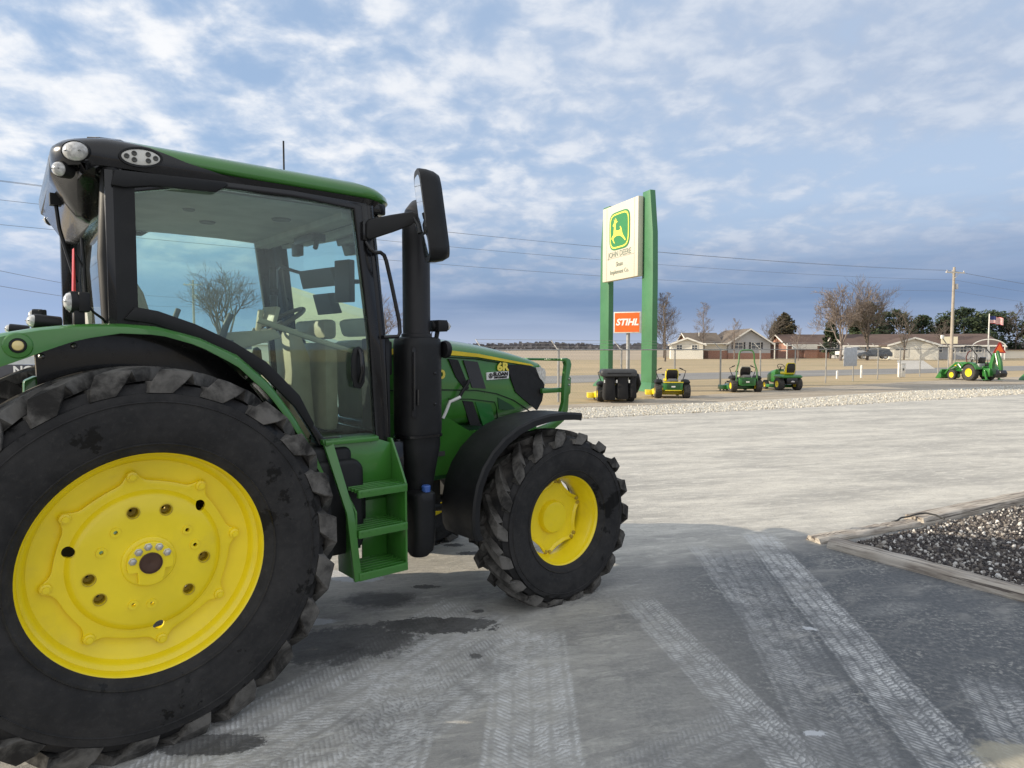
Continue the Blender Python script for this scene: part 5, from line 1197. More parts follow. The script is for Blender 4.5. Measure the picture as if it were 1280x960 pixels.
# ================================================================== HOUSES
ROOF = ground_mix('brown shingles', (.13, .105, .085), (.17, .14, .115), (.10, .085, .07), .3, 1.5, 9, bmp=.3)
ROOFD = ground_mix('dark brown shingles', (.10, .065, .055), (.13, .09, .075), (.08, .055, .05), .3, 1.5, 9, bmp=.3)
def siding(name, col, pitch=.2):
    m_, t, b = new_mat(name); X, Y, Z = sep(t, gpos(t)); f = (Z/pitch).fract()
    c = mixc(t, f.ss(.0, .14, 1, 0), col, tuple(v*.55 for v in col)); c = mixc(t, noise(t, comb(t, X, Y, Z), .8, 5).ss(.4, .7)*.3, c, tuple(v*.85 for v in col))
    t.links.new(c, b.inputs['Base Color']); b.inputs['Roughness'].default_value = .7; bump(t, b, f, .5, .02); return m_
SIDW = siding('white siding', (.80, .78, .70)); SIDG = siding('grey siding', (.46, .47, .49))
def brick():
    m_, t, b = new_mat('red brick'); X, Y, Z = sep(t, gpos(t)); n = t.nodes.new('ShaderNodeTexBrick'); t.links.new(comb(t, X+Y, Z, 0), n.inputs['Vector'])
    n.inputs['Scale'].default_value = 3; n.inputs['Color1'].default_value = (.38, .16, .10, 1); n.inputs['Color2'].default_value = (.28, .12, .08, 1); n.inputs['Mortar'].default_value = (.45, .38, .32, 1)
    t.links.new(n.outputs[0], b.inputs['Base Color']); b.inputs['Roughness'].default_value = .9; return m_
BRK = brick(); TRIM = P('white trim', (.80, .79, .74), .5, var=.03); WIN = P('window glass', (.05, .06, .07), .12, spec=.8); SHUT = P('dark shutters', (.03, .03, .035), .6)
def house_window(parent, x, y0, z_, w_, h_, face='y', shutters=True):
    """window on a wall facing -Y (local)"""
    m = MB(); m.ring([((x-w_/2-.08, z_-.08), (x-w_/2, z_)), ((x+w_/2+.08, z_-.08), (x+w_/2, z_)), ((x+w_/2+.08, z_+h_+.08), (x+w_/2, z_+h_)), ((x-w_/2-.08, z_+h_+.08), (x-w_/2, z_+h_))], y0-.06, y0-.001)
    f = m.build('window', TRIM, parent)
    m = MB(); m.box((x, y0-.015, z_+h_/2), (w_, .02, h_)); m.build('pane', WIN, f)
    m = MB(); m.box((x, y0-.035, z_+h_/2), (w_, .02, .05)); m.box((x, y0-.035, z_+h_/2), (.05, .02, h_)); m.build('muntin', TRIM, f)
    if shutters:
        for s_ in (-1, 1): m = MB(); m.box((x+s_*(w_/2+.26), y0-.03, z_+h_/2), (.32, .04, h_+.12)); m.build('shutter', SHUT, f)
def gable_house(o, x0, x1, y0, y1, zw, zr, wall, roof, ridge='x', over=.4, base=None, bh=1.0, name='wall'):
    """block from x0..x1, y0..y1 with a gable roof; ridge along local x or y"""
    m = MB()
    if ridge == 'y':
        cx = (x0+x1)/2; m.prism([(x0, 0), (x1, 0), (x1, zw), (cx, zr-.12), (x0, zw)], y0, y1, 'Y')
    else:
        cy = (y0+y1)/2; m.prism([(y0, 0), (y1, 0), (y1, zw), (cy, zr-.12), (y0, zw)], x0, x1, 'X')
    wl = m.build(name, wall, o, smooth=0)
    if base:
        m = MB(); e = .03; m.box(((x0+x1)/2, y0-e/2-.001, bh/2), (x1-x0+2*e, e, bh)); m.box((x0-e/2-.001, (y0+y1)/2, bh/2), (e, y1-y0-.01, bh)); m.build('brick_base', base, o)
    m = MB(); th = .16
    if ridge == 'y':
        cx = (x0+x1)/2; k = (zr-zw)/((x1-x0)/2); ze = zw-k*over
        m.prism([(x0-over, ze), (cx, zr), (x1+over, ze), (x1+over, ze+th), (cx, zr+th), (x0-over, ze+th)], y0-over, y1+over, 'Y')
    else:
        cy = (y0+y1)/2; k = (zr-zw)/((y1-y0)/2); ze = zw-k*over
        m.prism([(y0-over, ze), (cy, zr), (y1+over, ze), (y1+over, ze+th), (cy, zr+th), (y0-over, ze+th)], x0-over, x1+over, 'X')
    rf = m.build('roof', roof, o, smooth=0)
    m = MB()
    if ridge == 'y':
        for s_, (a, b_) in ((0, (x0-over, cx)), (1, (cx, x1+over))):
            za, zb_ = (ze, zr) if s_ == 0 else (zr, ze)
            m.prism([(a, za-.10), (b_, zb_-.10), (b_, zb_+th+.02), (a, za+th+.02)], y0-over-.04, y0-over-.002, 'Y')
    else:
        m.box(((x0+x1)/2, y0-over-.03, ze+.06), (x1-x0+2*over, .05, .24))
        for xx in (x0-over-.03,):
            m.prism([(y0-over, ze-.08), (cy, zr-.08), (cy, zr+th+.02), (y0-over, ze+th+.02)], xx-.02, xx+.02, 'X'); m.prism([(cy, zr-.08), (y1+over, ze-.08), (y1+over, ze+th+.02), (cy, zr+th+.02)], xx-.021, xx+.019, 'X')
    m.build('fascia', TRIM, rf)
    return wl
# ranch house with a grey gable, brick skirt and white carport side
H = thing('ranch_house', 'ranch house with brown roof, grey front gable, shuttered windows and brick skirt', 'house', (34.9, 112, 0), 0)
gable_house(H, 2.2, 9.4, 2, 15, 2.75, 5.05, SIDG, ROOF, 'y', .6, BRK, 1.0)
gable_house(H, -3.2, 2.2, 6, 15, 2.6, 4.5, BRK, ROOF, 'x', .5, None, 1.3, 'side_wall')
for x_ in (3.9, 6.9): house_window(H, x_, 2, 1.75, 1.5, 1.05)
m = MB(); m.box((.1, 2.6, 2.62), (4.0, 2.6, .14)); m.build('carport_roof', TRIM, H)
m = MB(); m.box((.15, 2.4, 2.0), (3.9, .12, 1.1)); m.build('carport_wall', SIDW, H); m = MB(); m.box((.5, 2.35, .72), (3.3, .14, 1.40)); m.build('carport_brick', BRK, H)
for x_ in (9.9, 12.0): m = MB(); m.box((x_, 1.4, 1.35), (.14, .14, 2.7)); m.build('porch_post', TRIM, H)
m = MB(); m.box((10.9, 4.2, 2.75), (2.7, 5.6, .18)); m.build('porch_roof', ROOF, H)
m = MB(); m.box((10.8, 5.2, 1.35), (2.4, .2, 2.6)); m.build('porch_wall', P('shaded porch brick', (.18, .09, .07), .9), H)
m = MB(); m.tube([(-.9, 9, 3.9), (-.9, 9, 4.7)], .10, 8); m.build('roof_vent', TRIM, H)
G_ = thing('garage', 'small white gabled garage with two windows, left of the ranch house', 'garage', (27.0, 113, 0), -.20)
gable_house(G_, 0, 5.3, 0, 7, 2.5, 3.5, SIDW, ROOF, 'y', .5)
for x_ in (1.4, 3.9): house_window(G_, x_, 0, 1.6, .85, .75, shutters=False)
# small brick and white house to the right
H2 = thing('brick_house', 'low brown roofed house with white upper wall and brick below, behind bare trees', 'house', (50.9, 123, 0), 0)
gable_house(H2, 0, 11.5, 0, 9, 2.5, 4.3, BRK, ROOFD, 'x', .5, None)
m = MB(); m.box((2.8, -1.0, 2.1), (4.6, .14, .95)); m.build('porch_wall', TRIM, H2)
m = MB(); m.box((4.0, -.9, .8), (2.4, .16, 1.5)); m.build('porch_brick', BRK, H2)
for x_ in (7.0, 9.6): house_window(H2, x_, 0, 1.2, 1.2, 1.0)
# long low building
H3 = thing('long_building', 'long low dark roofed building with a cream gabled front and porch arch', 'building', (56.0, 110, 0), -.22)
gable_house(H3, 0, 23, 3, 15, 2.35, 4.15, SIDG, ROOFD, 'x', .6, None)
gable_house(H3, 5.4, 12.4, -1.6, 6, 2.35, 3.45, SIDW, ROOFD, 'y', .5, None, name='front_wing')
m = MB(); m.box((7.1, -1.64, 1.15), (2.1, .05, 1.5)); m.build('garage_door', P('pale door', (.62, .60, .54), .6), H3)
m = MB(); m.box((7.1, -1.68, 1.65), (1.7, .02, .22)); m.build('door_window', WIN, H3)
for x_ in (1.2, 3.4, 14.2, 16.0, 17.8, 20.0): house_window(H3, x_, 3, 1.2, .9, .9, shutters=False)
m = MB(); m.box((15.4, 2.2, 3.15), (2.4, .1, 1.15)); m.build('roof_sign_panel', P('cream panel', (.80, .74, .55), .6, var=.03), H3)
pts = [(x_-.8, .9+1.25*math.sin(PI*(x_-18.8)/5.0)**.55 if 18.8 < x_ < 23.8 else .9) for x_ in [18.8+5.0*i/14 for i in range(15)]]
m = MB(); m.tube([(a, .6, 1.1+b_) for a, b_ in pts], .09, 6); m.build('porch_arch', TRIM, H3)
for x_ in (18.3, 20.5, 22.7): m = MB(); m.box((x_, .6, 1.05), (.12, .12, 2.1)); m.build('porch_post', TRIM, H3)
LW = thing('low_white_building', 'long low white building at the far right edge beyond the lawn', 'building', (90, 122, 0), .1)
m = MB(); m.box((6, 0, .75), (16, 4, 1.5)); m.build('wall', SIDW, LW); m = MB(); m.box((6, 0, 1.56), (16.6, 4.6, .12)); m.build('roof', ROOFD, LW)
H4 = thing('farm_house', 'white house seen far away through the cab window', 'house', (-36, 92, 0), .2)
gable_house(H4, 0, 7, 0, 7, 2.6, 4.6, SIDW, ROOF, 'x', .4); house_window(H4, 3, 0, 1.1, 1.2, 1.0, shutters=False)
# flag and pole
FP = thing('flagpole', 'white flagpole flying a small striped flag over the long building', 'flagpole', (71.6, 100, 0), 0)
m = MB(); m.tube([(0, 0, 0), (0, 0, 6.9)], [.11, .07], 8); m.lathe([(0, 6.88), (.10, 6.95), (0, 7.05)], 8, ax='Z'); m.build('pole_shaft', TRIM, FP)
cols = [P('flag red', (.50, .05, .06), .8), P('flag white', (.78, .76, .74), .8), P('flag blue', (.03, .04, .16), .8)]
m = MB()
for i in range(16):
    for j in range(13):
        def fpnt(a, b_): return (.08+a*2.0/16, .22*math.sin(a*.75)*a/16, 6.75-b_*1.1/13-.40*(a/16)-.05*math.sin(a*.9))
        m.cur = 2 if (i < 7 and j < 7) else (0 if j % 2 == 0 else 1)
        m.add([fpnt(i, j), fpnt(i+1, j), fpnt(i+1, j+1), fpnt(i, j+1)], [(0, 1, 2, 3)])
fl = m.build('flag', cols, FP, smooth=60)
# lamps on the lawn light pole near the long building
LP_ = thing('yard_light', 'slanted lamp arm on a thin pole before the long roof', 'lamp', (27.2, 41.4, 0), .4)
m = MB(); m.tube([(0, 0, 0), (0, 0, 1.9), (-.5, .1, 2.5)], .035, 6); m.build('pole_shaft', GALV, LP_); m = MB(); m.box((-.5, .1, 2.55), (.20, .12, .22)); m.build('lamp_head', TRIM, LP_, bevel=.02)
ST_ = thing('street_light', 'pale twin lamp street light in front of the drooping evergreen', 'lamp', (97.5, 118, 0), 0)
m = MB(); m.tube([(0, 0, 0), (0, 0, 6.0)], .08, 6); m.tube([(-2.6, 0, 6.1), (0, 0, 6.3), (2.6, 0, 6.5)], .05, 5); m.build('pole_shaft', GALV, ST_)
for x_ in (-2.7, 2.7): m = MB(); m.loft([rr_ring(x_, 0, .5, .3, .1, 6.3), rr_ring(x_, 0, .8, .4, .15, 6.38), rr_ring(x_, 0, .6, .3, .1, 6.5)]); m.build('lamp_head', TRIM, ST_)
FH = None

# ================================================================== CARS by the long building
def car(name, label, cat, loc, rz, kind, paint):
    o = thing(name, label, cat, loc, rz)
    L, W = (5.4, 1.9) if kind == 'pickup' else (4.8, 1.85)
    if kind == 'pickup':
        body = [(-2.7, .45), (-2.7, 1.05), (-1.0, 1.05), (-.95, 1.10), (1.15, 1.12), (2.35, 1.05), (2.65, .95), (2.7, .45)]
        cabp = [(-.95, 1.10), (-.85, 1.72), (.25, 1.78), (1.10, 1.12)]
    else:
        body = [(-2.4, .40), (-2.4, .95), (-2.3, 1.05), (1.15, 1.05), (2.15, .92), (2.38, .78), (2.4, .40)]
        cabp = [(-2.25, 1.05), (-1.95, 1.55), (-1.3, 1.66), (.15, 1.62), (1.10, 1.06)]
    m = MB(); m.prism(body, -W/2, W/2); b_ = m.build('body', paint, o, bevel=.06, seg=3)
    m = MB(); n = len(cabp); ins = .16
    m.loft([[Vector((p[0], s_*(W/2-.06-(p[1]-1.05)*ins/.6), p[1])) for p in cabp] for s_ in (-1, 1)]); m.build('cabin', paint, b_, bevel=.03)
    cx = sum(p[0] for p in cabp)/n; cz = sum(p[1] for p in cabp)/n
    for s_ in (-1, 1):
        q = [(cx+(p[0]-cx)*.86, cz+.02+(p[1]-cz)*.72) for p in cabp]; m = MB()
        m.add([(p[0], s_*(W/2-.055-(p[1]-1.05)*ins/.6+.008), p[1]) for p in q], [tuple(range(n))]); m.build('side_window', WIN, b_)
    for wx in ((-1.65, 1.7) if kind == 'pickup' else (-1.45, 1.5)):
        for s_ in (-1, 1):
            m = MB(); m.lathe([(.22, -.11), (.34, -.12), (.37, -.08), (.37, .08), (.34, .12), (.22, .11)], 20, (wx, s_*(W/2-.10), .37)); wh = m.build('wheel', RUBF, o)
            m = MB(); m.lathe([(.22, .11), (.20, .08), (0, .07), (0, -.07), (.20, -.08), (.22, -.11)], 14, (wx, s_*(W/2-.10), .37)); m.build('rim', STL, wh)
    for s_ in (-1, 1): m = MB(); m.box((L/2-.02, s_*.66, .80), (.06, .32, .14)); m.build('headlight', LENS, b_)
    return o
car('pickup_truck', 'white pickup truck parked behind the grey fence board', 'pickup', (55.3, 107.5, .3), .15, 'pickup', P('white car paint', (.75, .75, .74), .3, coat=.5, var=.02))
car('parked_car', 'dark grey estate car parked before the long building', 'car', (54.9, 101.0, .2), 2.9, 'suv', P('dark grey car paint', (.06, .07, .085), .3, coat=.6, var=.02))

# ================================================================== MOWERS
MGR = P('mower green', (.028, .165, .03), .35, coat=.4, dirt=.15, dirtc=(.12, .16, .08)); MYE = P('mower yellow', (.82, .64, .02), .4, coat=.2)
TUR = P('turf tyre rubber', (.045, .043, .040), .85, dirt=.5, dirtc=(.16, .14, .12))
def small_wheel(parent, x, y, r, w_, name='rear_wheel', side=0, rimr=.5):
    m = MB(); m.lathe([(r*rimr, -w_*.42), (r*.72, -w_*.5), (r*.92, -w_*.47), (r, -w_*.33), (r, w_*.33), (r*.92, w_*.47), (r*.72, w_*.5), (r*rimr, w_*.42)], 28, (x, y, r)); wh = m.build(name, TUR, parent, smooth=40)
    m = MB(); m.lathe([(r*rimr*1.02, -w_*.43), (r*rimr*.85, -w_*.30), (r*.18, -w_*.28), (r*.16, -w_*.36), (0, -w_*.36), (0, w_*.36), (r*.16, w_*.36), (r*.18, w_*.28), (r*rimr*.85, w_*.30), (r*rimr*1.02, w_*.43)], 20, (x, y, r)); m.build('rim', MYE, wh, smooth=40)
    m = MB(); k = 18
    for i in range(k):
        a = 2*PI*i/k
        for s_ in (-1, 1): m.box((x+(r+.002)*math.cos(a+s_*.08), y+s_*w_*.22, r+(r+.002)*math.sin(a+s_*.08)), (.012, w_*.34, r*.16), (0, -a, 0))
    m.v = [(p[0], p[1], max(.003, p[2])) for p in m.v]
    m.build('tread', TUR, wh); return wh
def zero_turn(label, loc, rz, deck, rops=False, bagger=False, seatc=None):
    o = thing('zero_turn_mower', label, 'lawn mower', loc, rz, 'mowers parked along the fence')
    for s_ in (-1, 1):
        small_wheel(o, 0, s_*.52, .27, .26)
        small_wheel(o, 1.32, s_*.40, .15, .12, 'front_caster')
        m = MB(); m.tube([(1.32, s_*.40+.08*s_, .15), (1.32, s_*.40+.08*s_, .34), (1.32, s_*.40, .36)], .018, 6); m.box((.95, s_*.38, .38), (.8, .06, .07)); m.build('frame_arm', BLK, o)
        m = MB(); m.loft([rr_ring(.10, s_*.50, .52, .27, .08, .545), rr_ring(.10, s_*.50, .56, .29, .09, .60), rr_ring(.10, s_*.49, .46, .24, .08, .67), rr_ring(.12, s_*.48, .26, .15, .05, .70)]); m.build('side_pod', BLK, o, smooth=50)
        m = MB(); m.tube([(.35, s_*.42, .62), (.38, s_*.50, .80), (.42, s_*.56, 1.0), (.44, s_*.40, 1.07), (.44, s_*.34, 1.10)], .016, 8); m.build('steering_lever', BLK, o, smooth=60)
        m = MB(); m.tube([(.44, s_*.45, 1.055), (.44, s_*.33, 1.105)], .024, 8); m.build('lever_grip', BLK, o)
    m = MB(); m.loft([[Vector((x_, y_, z_)) for x_, y_ in ((.30, -.55), (.30, .55), (.55, .68), (.95, .68), (1.15, .40), (1.15, -.40), (.95, -.62), (.55, -.62))] for z_ in (.10, .25)]+[[Vector((x_, y_, .32)) for x_, y_ in ((.36, -.45), (.36, .45), (.58, .55), (.92, .55), (1.05, .32), (1.05, -.32), (.92, -.50), (.58, -.50))]]); dk = m.build('mower_deck', deck, o, bevel=.02)
    m = MB(); m.loft([[Vector((x_, y_, z_)) for x_, z_ in ((.50, .08), (1.0, .08), (.95, .26), (.55, .26))] for y_ in (.66, .90)]); m.build('discharge_chute', deck, o, bevel=.01)
    m = MB(); m.lathe([(.07, -.03), (.07, .03), (.03, .035), (.03, -.035)], 12, (1.12, .60, .07), close=True); m.build('deck_wheel', BLK, dk)
    m = MB(); m.box((.45, 0, .42), (1.1, .60, .16)); m.box((.05, 0, .42), (.5, .66, .3)); m.build('frame', BLG, o, bevel=.02)
    m = MB(); m.box((-.16, 0, .45), (.26, .70, .30)); m.build('engine_guard', MGR, o, bevel=.03, seg=3)
    m = MB(); m.box((-.30, 0, .60), (.04, .72, .035)); m.box((-.31, 0, .30), (.04, .60, .03)); m.build('bumper', MYE if not rops else MGR, o, bevel=.008)
    m = MB(); m.box((-.31, .0, .44), (.01, .14, .05)); m.build('plate', TRIM, o)
    m = MB()
    for k in range(5): m.box((-.297, 0, .36+k*.045), (.008, .5, .012))
    m.build('guard_slots', BLG, o)
    m = MB(); m.loft([rr_ring(-.08, 0, .34, .36, .1, .60), rr_ring(-.08, 0, .38, .40, .12, .66), rr_ring(-.08, 0, .26, .28, .1, .73)]); m.build('engine', P('engine grey', (.10, .10, .10), .5, dirt=.3), o, smooth=50)
    m = MB(); m.box((.38, 0, .66), (.48, .50, .12)); st_ = m.build('seat', seatc or MYE, o, bevel=.04, seg=3)
    m = MB(); m.loft([rr_ring(.17, 0, .10, .44, .045, .66), rr_ring(.13, 0, .10, .50, .045, .80), rr_ring(.08, 0, .09, .48, .04, 1.0), rr_ring(.06, 0, .07, .36, .03, 1.08)]); m.build('backrest', seatc or MYE, st_, smooth=60)
    m = MB(); m.loft([rr_ring(.10, 0, .06, .38, .03, .68), rr_ring(.065, 0, .06, .43, .03, .80), rr_ring(.02, 0, .06, .41, .03, .98), rr_ring(.01, 0, .05, .32, .02, 1.05)]); m.build('seat_shell', BLG, st_, smooth=60)
    for s_ in (-1, 1): m = MB(); m.box((.28, s_*.30, .86), (.30, .06, .05)); m.build('armrest', BLK, st_, bevel=.015)
    if rops:
        m = MB(); m.tube([(-.16, -.44, .45), (-.14, -.42, .95), (-.10, -.33, 1.25), (-.08, -.31, 1.62), (-.08, -.25, 1.74), (-.08, -.12, 1.78), (-.08, .12, 1.78), (-.08, .25, 1.74), (-.08, .31, 1.62), (-.10, .33, 1.25), (-.14, .42, .95), (-.16, .44, .45)], .032, 8); m.build('roll_bar', P('roll bar green', (.06, .17, .05), .4), o, smooth=60)
    if bagger:
        m = MB(); m.loft([rr_ring(-.52, 0, .50, 1.02, .06, .88), rr_ring(-.52, 0, .60, 1.20, .08, .92), rr_ring(-.52, 0, .62, 1.24, .08, 1.02), rr_ring(-.52, 0, .60, 1.20, .08, 1.10), rr_ring(-.52, 0, .50, 1.08, .08, 1.15)]); hp = m.build('bagger_lid', P('bagger plastic', (.045, .047, .05), .45, dirt=.2, dirtc=(.12, .12, .12)), o, smooth=45)
        m = MB(); m.box((-.837, 0, 1.01), (.01, .80, .035)); m.build('lid_rib', BLK, hp)
        for k, yb in enumerate((.30, -.14, -.50)):
            w_ = .42 if k < 2 else .24; m = MB(); rnd = random.Random(k)
            m.loft([rr_ring(-.54+rnd.uniform(-.02, .02), yb, .44, w_*.86, .07, .10+.03*k), rr_ring(-.55, yb+.01, .50, w_*1.0, .08, .22), rr_ring(-.56, yb+rnd.uniform(-.02, .02), .48, w_*.94, .08, .48), rr_ring(-.54, yb, .44, w_*.82, .07, .72), rr_ring(-.52, yb, .42, w_*.9, .06, .89)])
            m.build('grass_bag', P('bag cloth', (.012, .012, .013), .9, bmp=.6, bs=30), o, smooth=50)
        m = MB(); m.tube([(.7, -.62, .22), (.35, -.78, .35), (-.05, -.80, .62), (-.35, -.66, .92)], [.09, .09, .09, .10], 12); m.build('blower_tube', BLK, o, smooth=60)
        for yb in (.50, .08, -.34): m = MB(); m.box((-.82, yb, .74), (.02, .035, .10)); m.build('bag_clip', TRIM, o)
    return o
zero_turn('zero turn mower with a large black grass bagger, leftmost of the parked mowers', (3.62, 23.2, 0), R(90), MYE, bagger=True)
zero_turn('zero turn mower with yellow seat and no roll bar, beside the near green post', (5.98, 24.75, 0), R(85), MYE)
zero_turn('zero turn mower with tall green folded roll bar and green deck', (9.93, 28.2, 0), R(88), MGR, rops=True, seatc=P('grey beige seat', (.42, .40, .32), .6))
o = thing('lawn_tractor', 'green lawn tractor with yellow seat, steering hood forward, rightmost of the parked mowers', 'lawn tractor', (12.2, 29.3, 0), R(97), 'mowers parked along the fence')
for s_ in (-1, 1): small_wheel(o, 0, s_*.42, .28, .26); small_wheel(o, 1.22, s_*.40, .20, .17, 'front_wheel')
m = MB(); m.loft([[Vector((x_, y_, z_)) for y_, z_ in ((-w_, .34), (-w_, zt_-.10), (-w_*.72, zt_), (w_*.72, zt_), (w_, zt_-.10), (w_, .34))] for x_, w_, zt_ in ((.72, .24, .92), (.80, .25, .90), (1.20, .24, .82), (1.48, .20, .72), (1.56, .15, .62))]); m.build('hood', MGR, o, bevel=.02, smooth=50)
m = MB(); m.box((1.53, 0, .58), (.06, .26, .14)); m.build('headlight', LENS, o, bevel=.01)
m = MB(); m.loft([rr_ring(.02, 0, .74, 1.02, .14, .56), rr_ring(.02, 0, .78, 1.06, .16, .62), rr_ring(.04, 0, .70, .98, .16, .68), rr_ring(.06, 0, .50, .60, .12, .70)]); m.build('fender_deck', MGR, o, smooth=50)
m = MB(); m.box((.55, 0, .36), (1.3, .42, .14)); m.box((-.1, 0, .42), (.5, .5, .28)); m.build('frame', BLG, o, bevel=.02)
m = MB(); m.box((.10, 0, .76), (.42, .46, .12)); st_ = m.build('seat', MYE, o, bevel=.04, seg=3)
m = MB(); m.loft([rr_ring(-.10, 0, .12, .44, .05, .74), rr_ring(-.14, 0, .12, .48, .05, .92), rr_ring(-.18, 0, .10, .44, .04, 1.14), rr_ring(-.19, 0, .08, .32, .03, 1.22)]); m.build('backrest', MYE, st_, smooth=60)
m = MB(); m.loft([rr_ring(-.155, 0, .05, .36, .02, .78), rr_ring(-.195, 0, .05, .40, .02, .92), rr_ring(-.232, 0, .04, .37, .02, 1.12), rr_ring(-.235, 0, .03, .28, .01, 1.19)]); m.build('seat_shell', BLG, st_, smooth=60)
m = MB(); cc = Vector((.62, 0, 1.02)); m.tube([cc+Vector((.10*math.cos(2*PI*i/20), .17*math.sin(2*PI*i/20), .12*math.cos(2*PI*i/20))) for i in range(21)], .014, 6, cap=False); m.tube([cc, (.74, 0, .85)], .025, 8); m.tube([cc+Vector((0, -.16, 0)), cc+Vector((0, .16, 0))], .012, 6); m.build('steering_wheel', BLK, o)
m = MB(); m.loft([[Vector((x_, y_, z_)) for x_, y_ in ((.30, -.50), (.30, .50), (.50, .60), (.85, .60), (1.0, .36), (1.0, -.36), (.85, -.54), (.50, -.54))] for z_ in (.10, .24)]); m.build('mower_deck', MGR, o, bevel=.03)
m = MB(); m.box((-.36, 0, .40), (.06, .16, .05)); m.box((-.30, 0, .42), (.14, .06, .04)); m.build('hitch_plate', STL, o)

# ---- compact tractor with loader and backhoe
o = thing('compact_tractor', 'small green tractor with front bucket, folded backhoe and orange triangle', 'tractor', (26.75, 38.0, 0), R(99))
for s_ in (-1, 1):
    small_wheel(o, 0, s_*.56, .47, .34, rimr=.50); small_wheel(o, 1.35, s_*.48, .29, .22, 'front_wheel', rimr=.55)
    m = MB(); m.ring(list(zip(arc_pts((0, .47), .58, 160, 20, 12), arc_pts((0, .47), .53, 160, 20, 12))), s_*.38, s_*.74, closed=False); m.build('rear_fender', MGR, o, smooth=40)
    m = MB(); m.ring([((.35, .62), (.42, .56)), ((.75, 1.02), (.80, .92)), ((1.15, 1.05), (1.12, .95)), ((1.72, .62), (1.62, .60)), ((2.02, .30), (1.90, .28))], s_*.42, s_*.50, closed=False); m.tube([(.62, s_*.46, .58), (1.15, s_*.46, .92)], .03, 8); m.build('loader_arm', MGR, o, bevel=.01)
    m = MB(); m.tube([(1.05, s_*.46, .80), (1.75, s_*.46, .55)], .022, 8); m.tube([(.55, s_*.46, .50), (1.0, s_*.46, .95)], .03, 8); m.build('hydraulic_ram', STL, o)
m = MB(); m.loft([[Vector((x_, y_, z_)) for y_, z_ in ((-w_, .50), (-w_, zt_-.10), (-w_*.7, zt_), (w_*.7, zt_), (w_, zt_-.10), (w_, .50))] for x_, w_, zt_ in ((.62, .26, 1.08), (1.1, .26, 1.05), (1.55, .23, .96), (1.72, .18, .84))]); hd = m.build('hood', MGR, o, bevel=.02, smooth=50)
m = MB(); m.loft([[Vector((x_, s_*.268, z_)) for s_ in (-1, 1)]+[Vector((x_, s_*.268, z_+.05)) for s_ in (1, -1)] for x_, z_ in ((.64, .90), (1.1, .88), (1.5, .80))]); m.build('stripe', MYE, hd)
m = MB(); m.box((.75, 0, .48), (2.0, .40, .26)); m.box((0, 0, .50), (.7, .62, .4)); m.build('chassis', DRK, o, bevel=.02)
m = MB(); m.prism([(2.02, .36), (1.95, .58), (2.02, .62), (2.42, .10), (2.44, .04), (2.10, .04), (1.99, .14)], -.66, .66); bk = m.build('loader_bucket', MGR, o, bevel=.012)
m = MB(); m.box((.05, 0, .92), (.42, .46, .12)); m.box((-.14, 0, 1.14), (.10, .44, .42), (0, -.15, 0)); m.build('seat', BLG, o, bevel=.03)
m = MB(); m.box((.10, .28, .98), (.3, .05, .05)); m.build('armrest', P('beige arm', (.5, .46, .36), .6), o)
m = MB(); cc = Vector((.48, 0, 1.22)); m.tube([cc+Vector((.08*math.cos(2*PI*i/20), .17*math.sin(2*PI*i/20), .12*math.cos(2*PI*i/20))) for i in range(21)], .014, 6, cap=False); m.tube([cc, (.58, 0, 1.0)], .025, 8); m.build('steering_wheel', BLK, o)
m = MB(); m.tube([(-.28, -.48, .70), (-.30, -.48, 1.45), (.10, -.47, 1.86), (.55, -.44, 1.98), (.62, -.40, 1.96), (.62, .40, 1.96), (.55, .44, 1.98), (.10, .47, 1.86), (-.30, .48, 1.45), (-.28, .48, .70)], .032, 8); m.build('roll_bar', BLK, o, smooth=60)
m = MB(); m.tube([(.55, .30, 1.0), (.62, .30, 1.35), (.50, .28, 1.62), (.30, .26, 1.72)], .03, 8); m.build('hydraulic_hose', P('hose dark red', (.10, .025, .02), .6), o)
m = MB(); m.box((-.72, 0, .50), (.50, .56, .46)); m.box((-.45, 0, .78), (.20, .60, .14)); m.build('backhoe_frame', MGR, o, bevel=.02)
m = MB(); m.prism([(-.95, .45), (-.80, .40), (-.70, .90), (-.86, 1.36), (-1.02, 1.74), (-1.16, 1.70), (-1.04, 1.28), (-.92, .90)], -.10, .10); bm_ = m.build('boom', MGR, o, bevel=.015)
m = MB(); m.prism([(-1.16, 1.74), (-1.02, 1.70), (-1.22, 1.10), (-1.36, .62), (-1.48, .60), (-1.42, 1.10)], -.08, .08); m.build('dipper', MGR, o, bevel=.015)
m = MB(); m.prism([(-1.30, .66), (-1.52, .64), (-1.62, .48), (-1.56, .28), (-1.34, .22), (-1.12, .30), (-1.14, .40), (-1.30, .44)], -.22, .22); m.build('digging_bucket', BLG, o, bevel=.012)
m = MB(); m.tube([(-.80, 0, 1.0), (-1.02, 0, 1.56)], .035, 8); m.tube([(-1.12, .12, 1.60), (-1.30, .12, .95)], .022, 8); m.build('boom_ram', STL, o)
for s_ in (-1, 1): m = MB(); m.prism([(-.80, .62), (-.68, .66), (-.86, .12), (-.98, .10)], s_*.40-.04, s_*.40+.04); m.box((-.92, s_*.46, .10), (.22, .26, .03)); m.build('stabiliser', MGR, o, bevel=.008)
m = MB(); m.box((-.40, .30, .84), (.16, .36, .30)); m.build('operator_box', P('grey steel box', (.30, .31, .32), .5), o, bevel=.01)
m = MB(); m.tube([(-.42, .1, .9), (-.44, .1, 1.25)], .015, 6); m.tube([(-.42, -.1, .9), (-.44, -.1, 1.25)], .015, 6); m.build('control_lever', BLK, o)
tri = [(-.32, 1.62), (.32, 1.62), (.0, 2.16)]
M_ = Matrix.Translation((-1.16, -.10, 0))@Matrix.Rotation(R(-98), 4, 'Z')
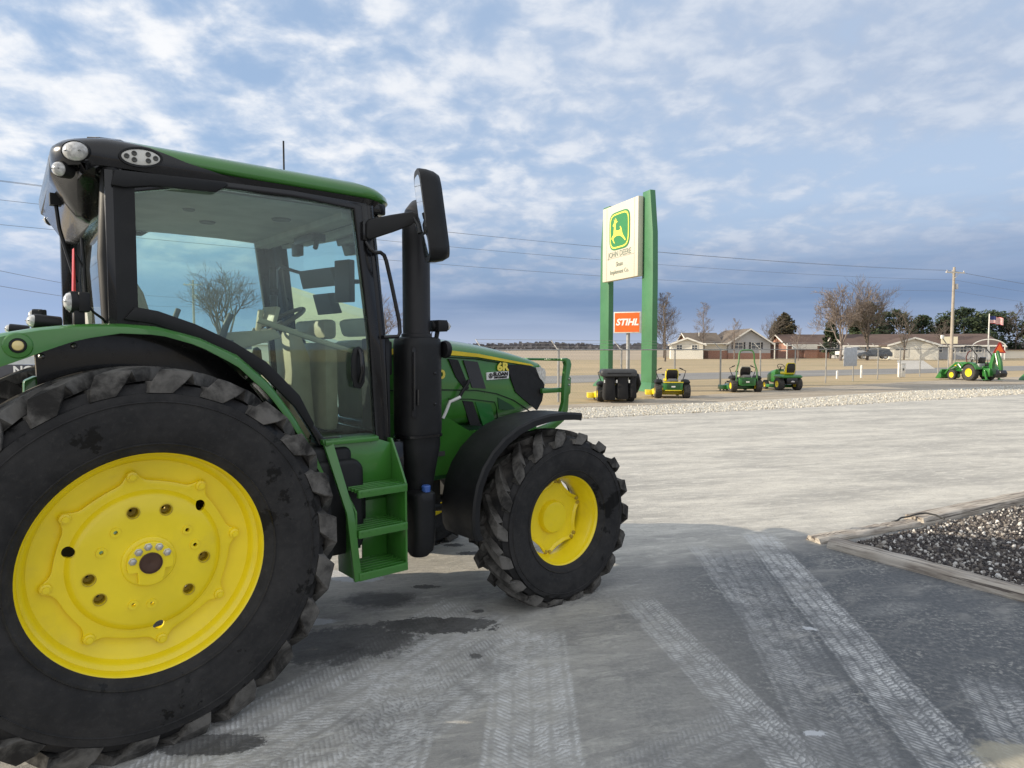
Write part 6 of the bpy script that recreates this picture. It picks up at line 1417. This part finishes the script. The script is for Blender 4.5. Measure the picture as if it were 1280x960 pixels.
m = MB(); m.prism([(-.36, 1.60), (-.28, 1.58), (.28, 1.58), (.36, 1.60), (.05, 2.18), (-.05, 2.18)], -.012, .0); m.xf(M_); tr_ = m.build('warning_triangle', P('triangle red rim', (.45, .03, .02), .4), o)
m = MB(); m.prism([(-.24, 1.65), (.24, 1.65), (0, 2.08)], -.018, -.010); m.xf(M_); m.build('reflective_field', P('safety orange', (.95, .16, .02), .5, var=.02), tr_)
# green edge of another implement at the right border
o = thing('steel_stand', 'green steel stand with flared foot, at the right edge', 'stand', (29.85, 38.3, 0), 0)
m = MB(); m.loft([[Vector((a*w_, b_*w_*.6, z_)) for a, b_ in ((-1, -1), (1, -1), (1, 1), (-1, 1))] for w_, z_ in ((.42, 0), (.40, .10), (.16, .46), (.12, 1.30))]); m.build('stand_post', MGR, o, bevel=.012)
m = MB(); m.box((0, 0, 1.33), (.34, .22, .05)); m.build('cap_plate', MGR, o)
# ================================================================== far left, seen under the fender
o = thing('hiring_banner', 'dark banner with white lettering, glimpsed under the rear fender', 'banner', (-12.6, 16.2, 0), R(20))
for x_ in (-.70, 2.60): m = MB(); m.tube([(x_, 0, 0), (x_, 0, 2.0)], .04, 8); m.build('pole', GALV, o)
m = MB(); m.box((.95, -.06, 1.21), (3.4, .03, .48)); bn = m.build('banner_panel', P('banner charcoal', (.07, .07, .08), .6), o, bevel=.004)
m = MB(); m.box((.95, -.062, .86), (3.4, .03, .20)); m.build('white_band', P('banner white', (.62, .62, .62), .6), bn)
m = MB(); m.box((.95, -.062, 1.56), (3.4, .04, .20)); m.build('top_band', P('pale grey', (.5, .52, .52), .6), bn)
face(text_mesh('NOW HIRING', .27, .003, .008), 1.22, 1.315, 1, -.08).build('lettering', TRIM, bn, smooth=0)
face(text_mesh('CONTACT', .17, .003, .005), .92, 1.09, 1, -.08).build('lettering', TRIM, bn, smooth=0)
cr = car('parked_car', 'blue car parked beneath the hiring banner, seen above the rear tyre', 'car', (-13.2, 17.6, 0), R(18), 'suv', P('blue car paint', (.03, .06, .16), .3, coat=.6, var=.02))
cr.scale = (1, 1, .6) if False else (1, 1, 1)
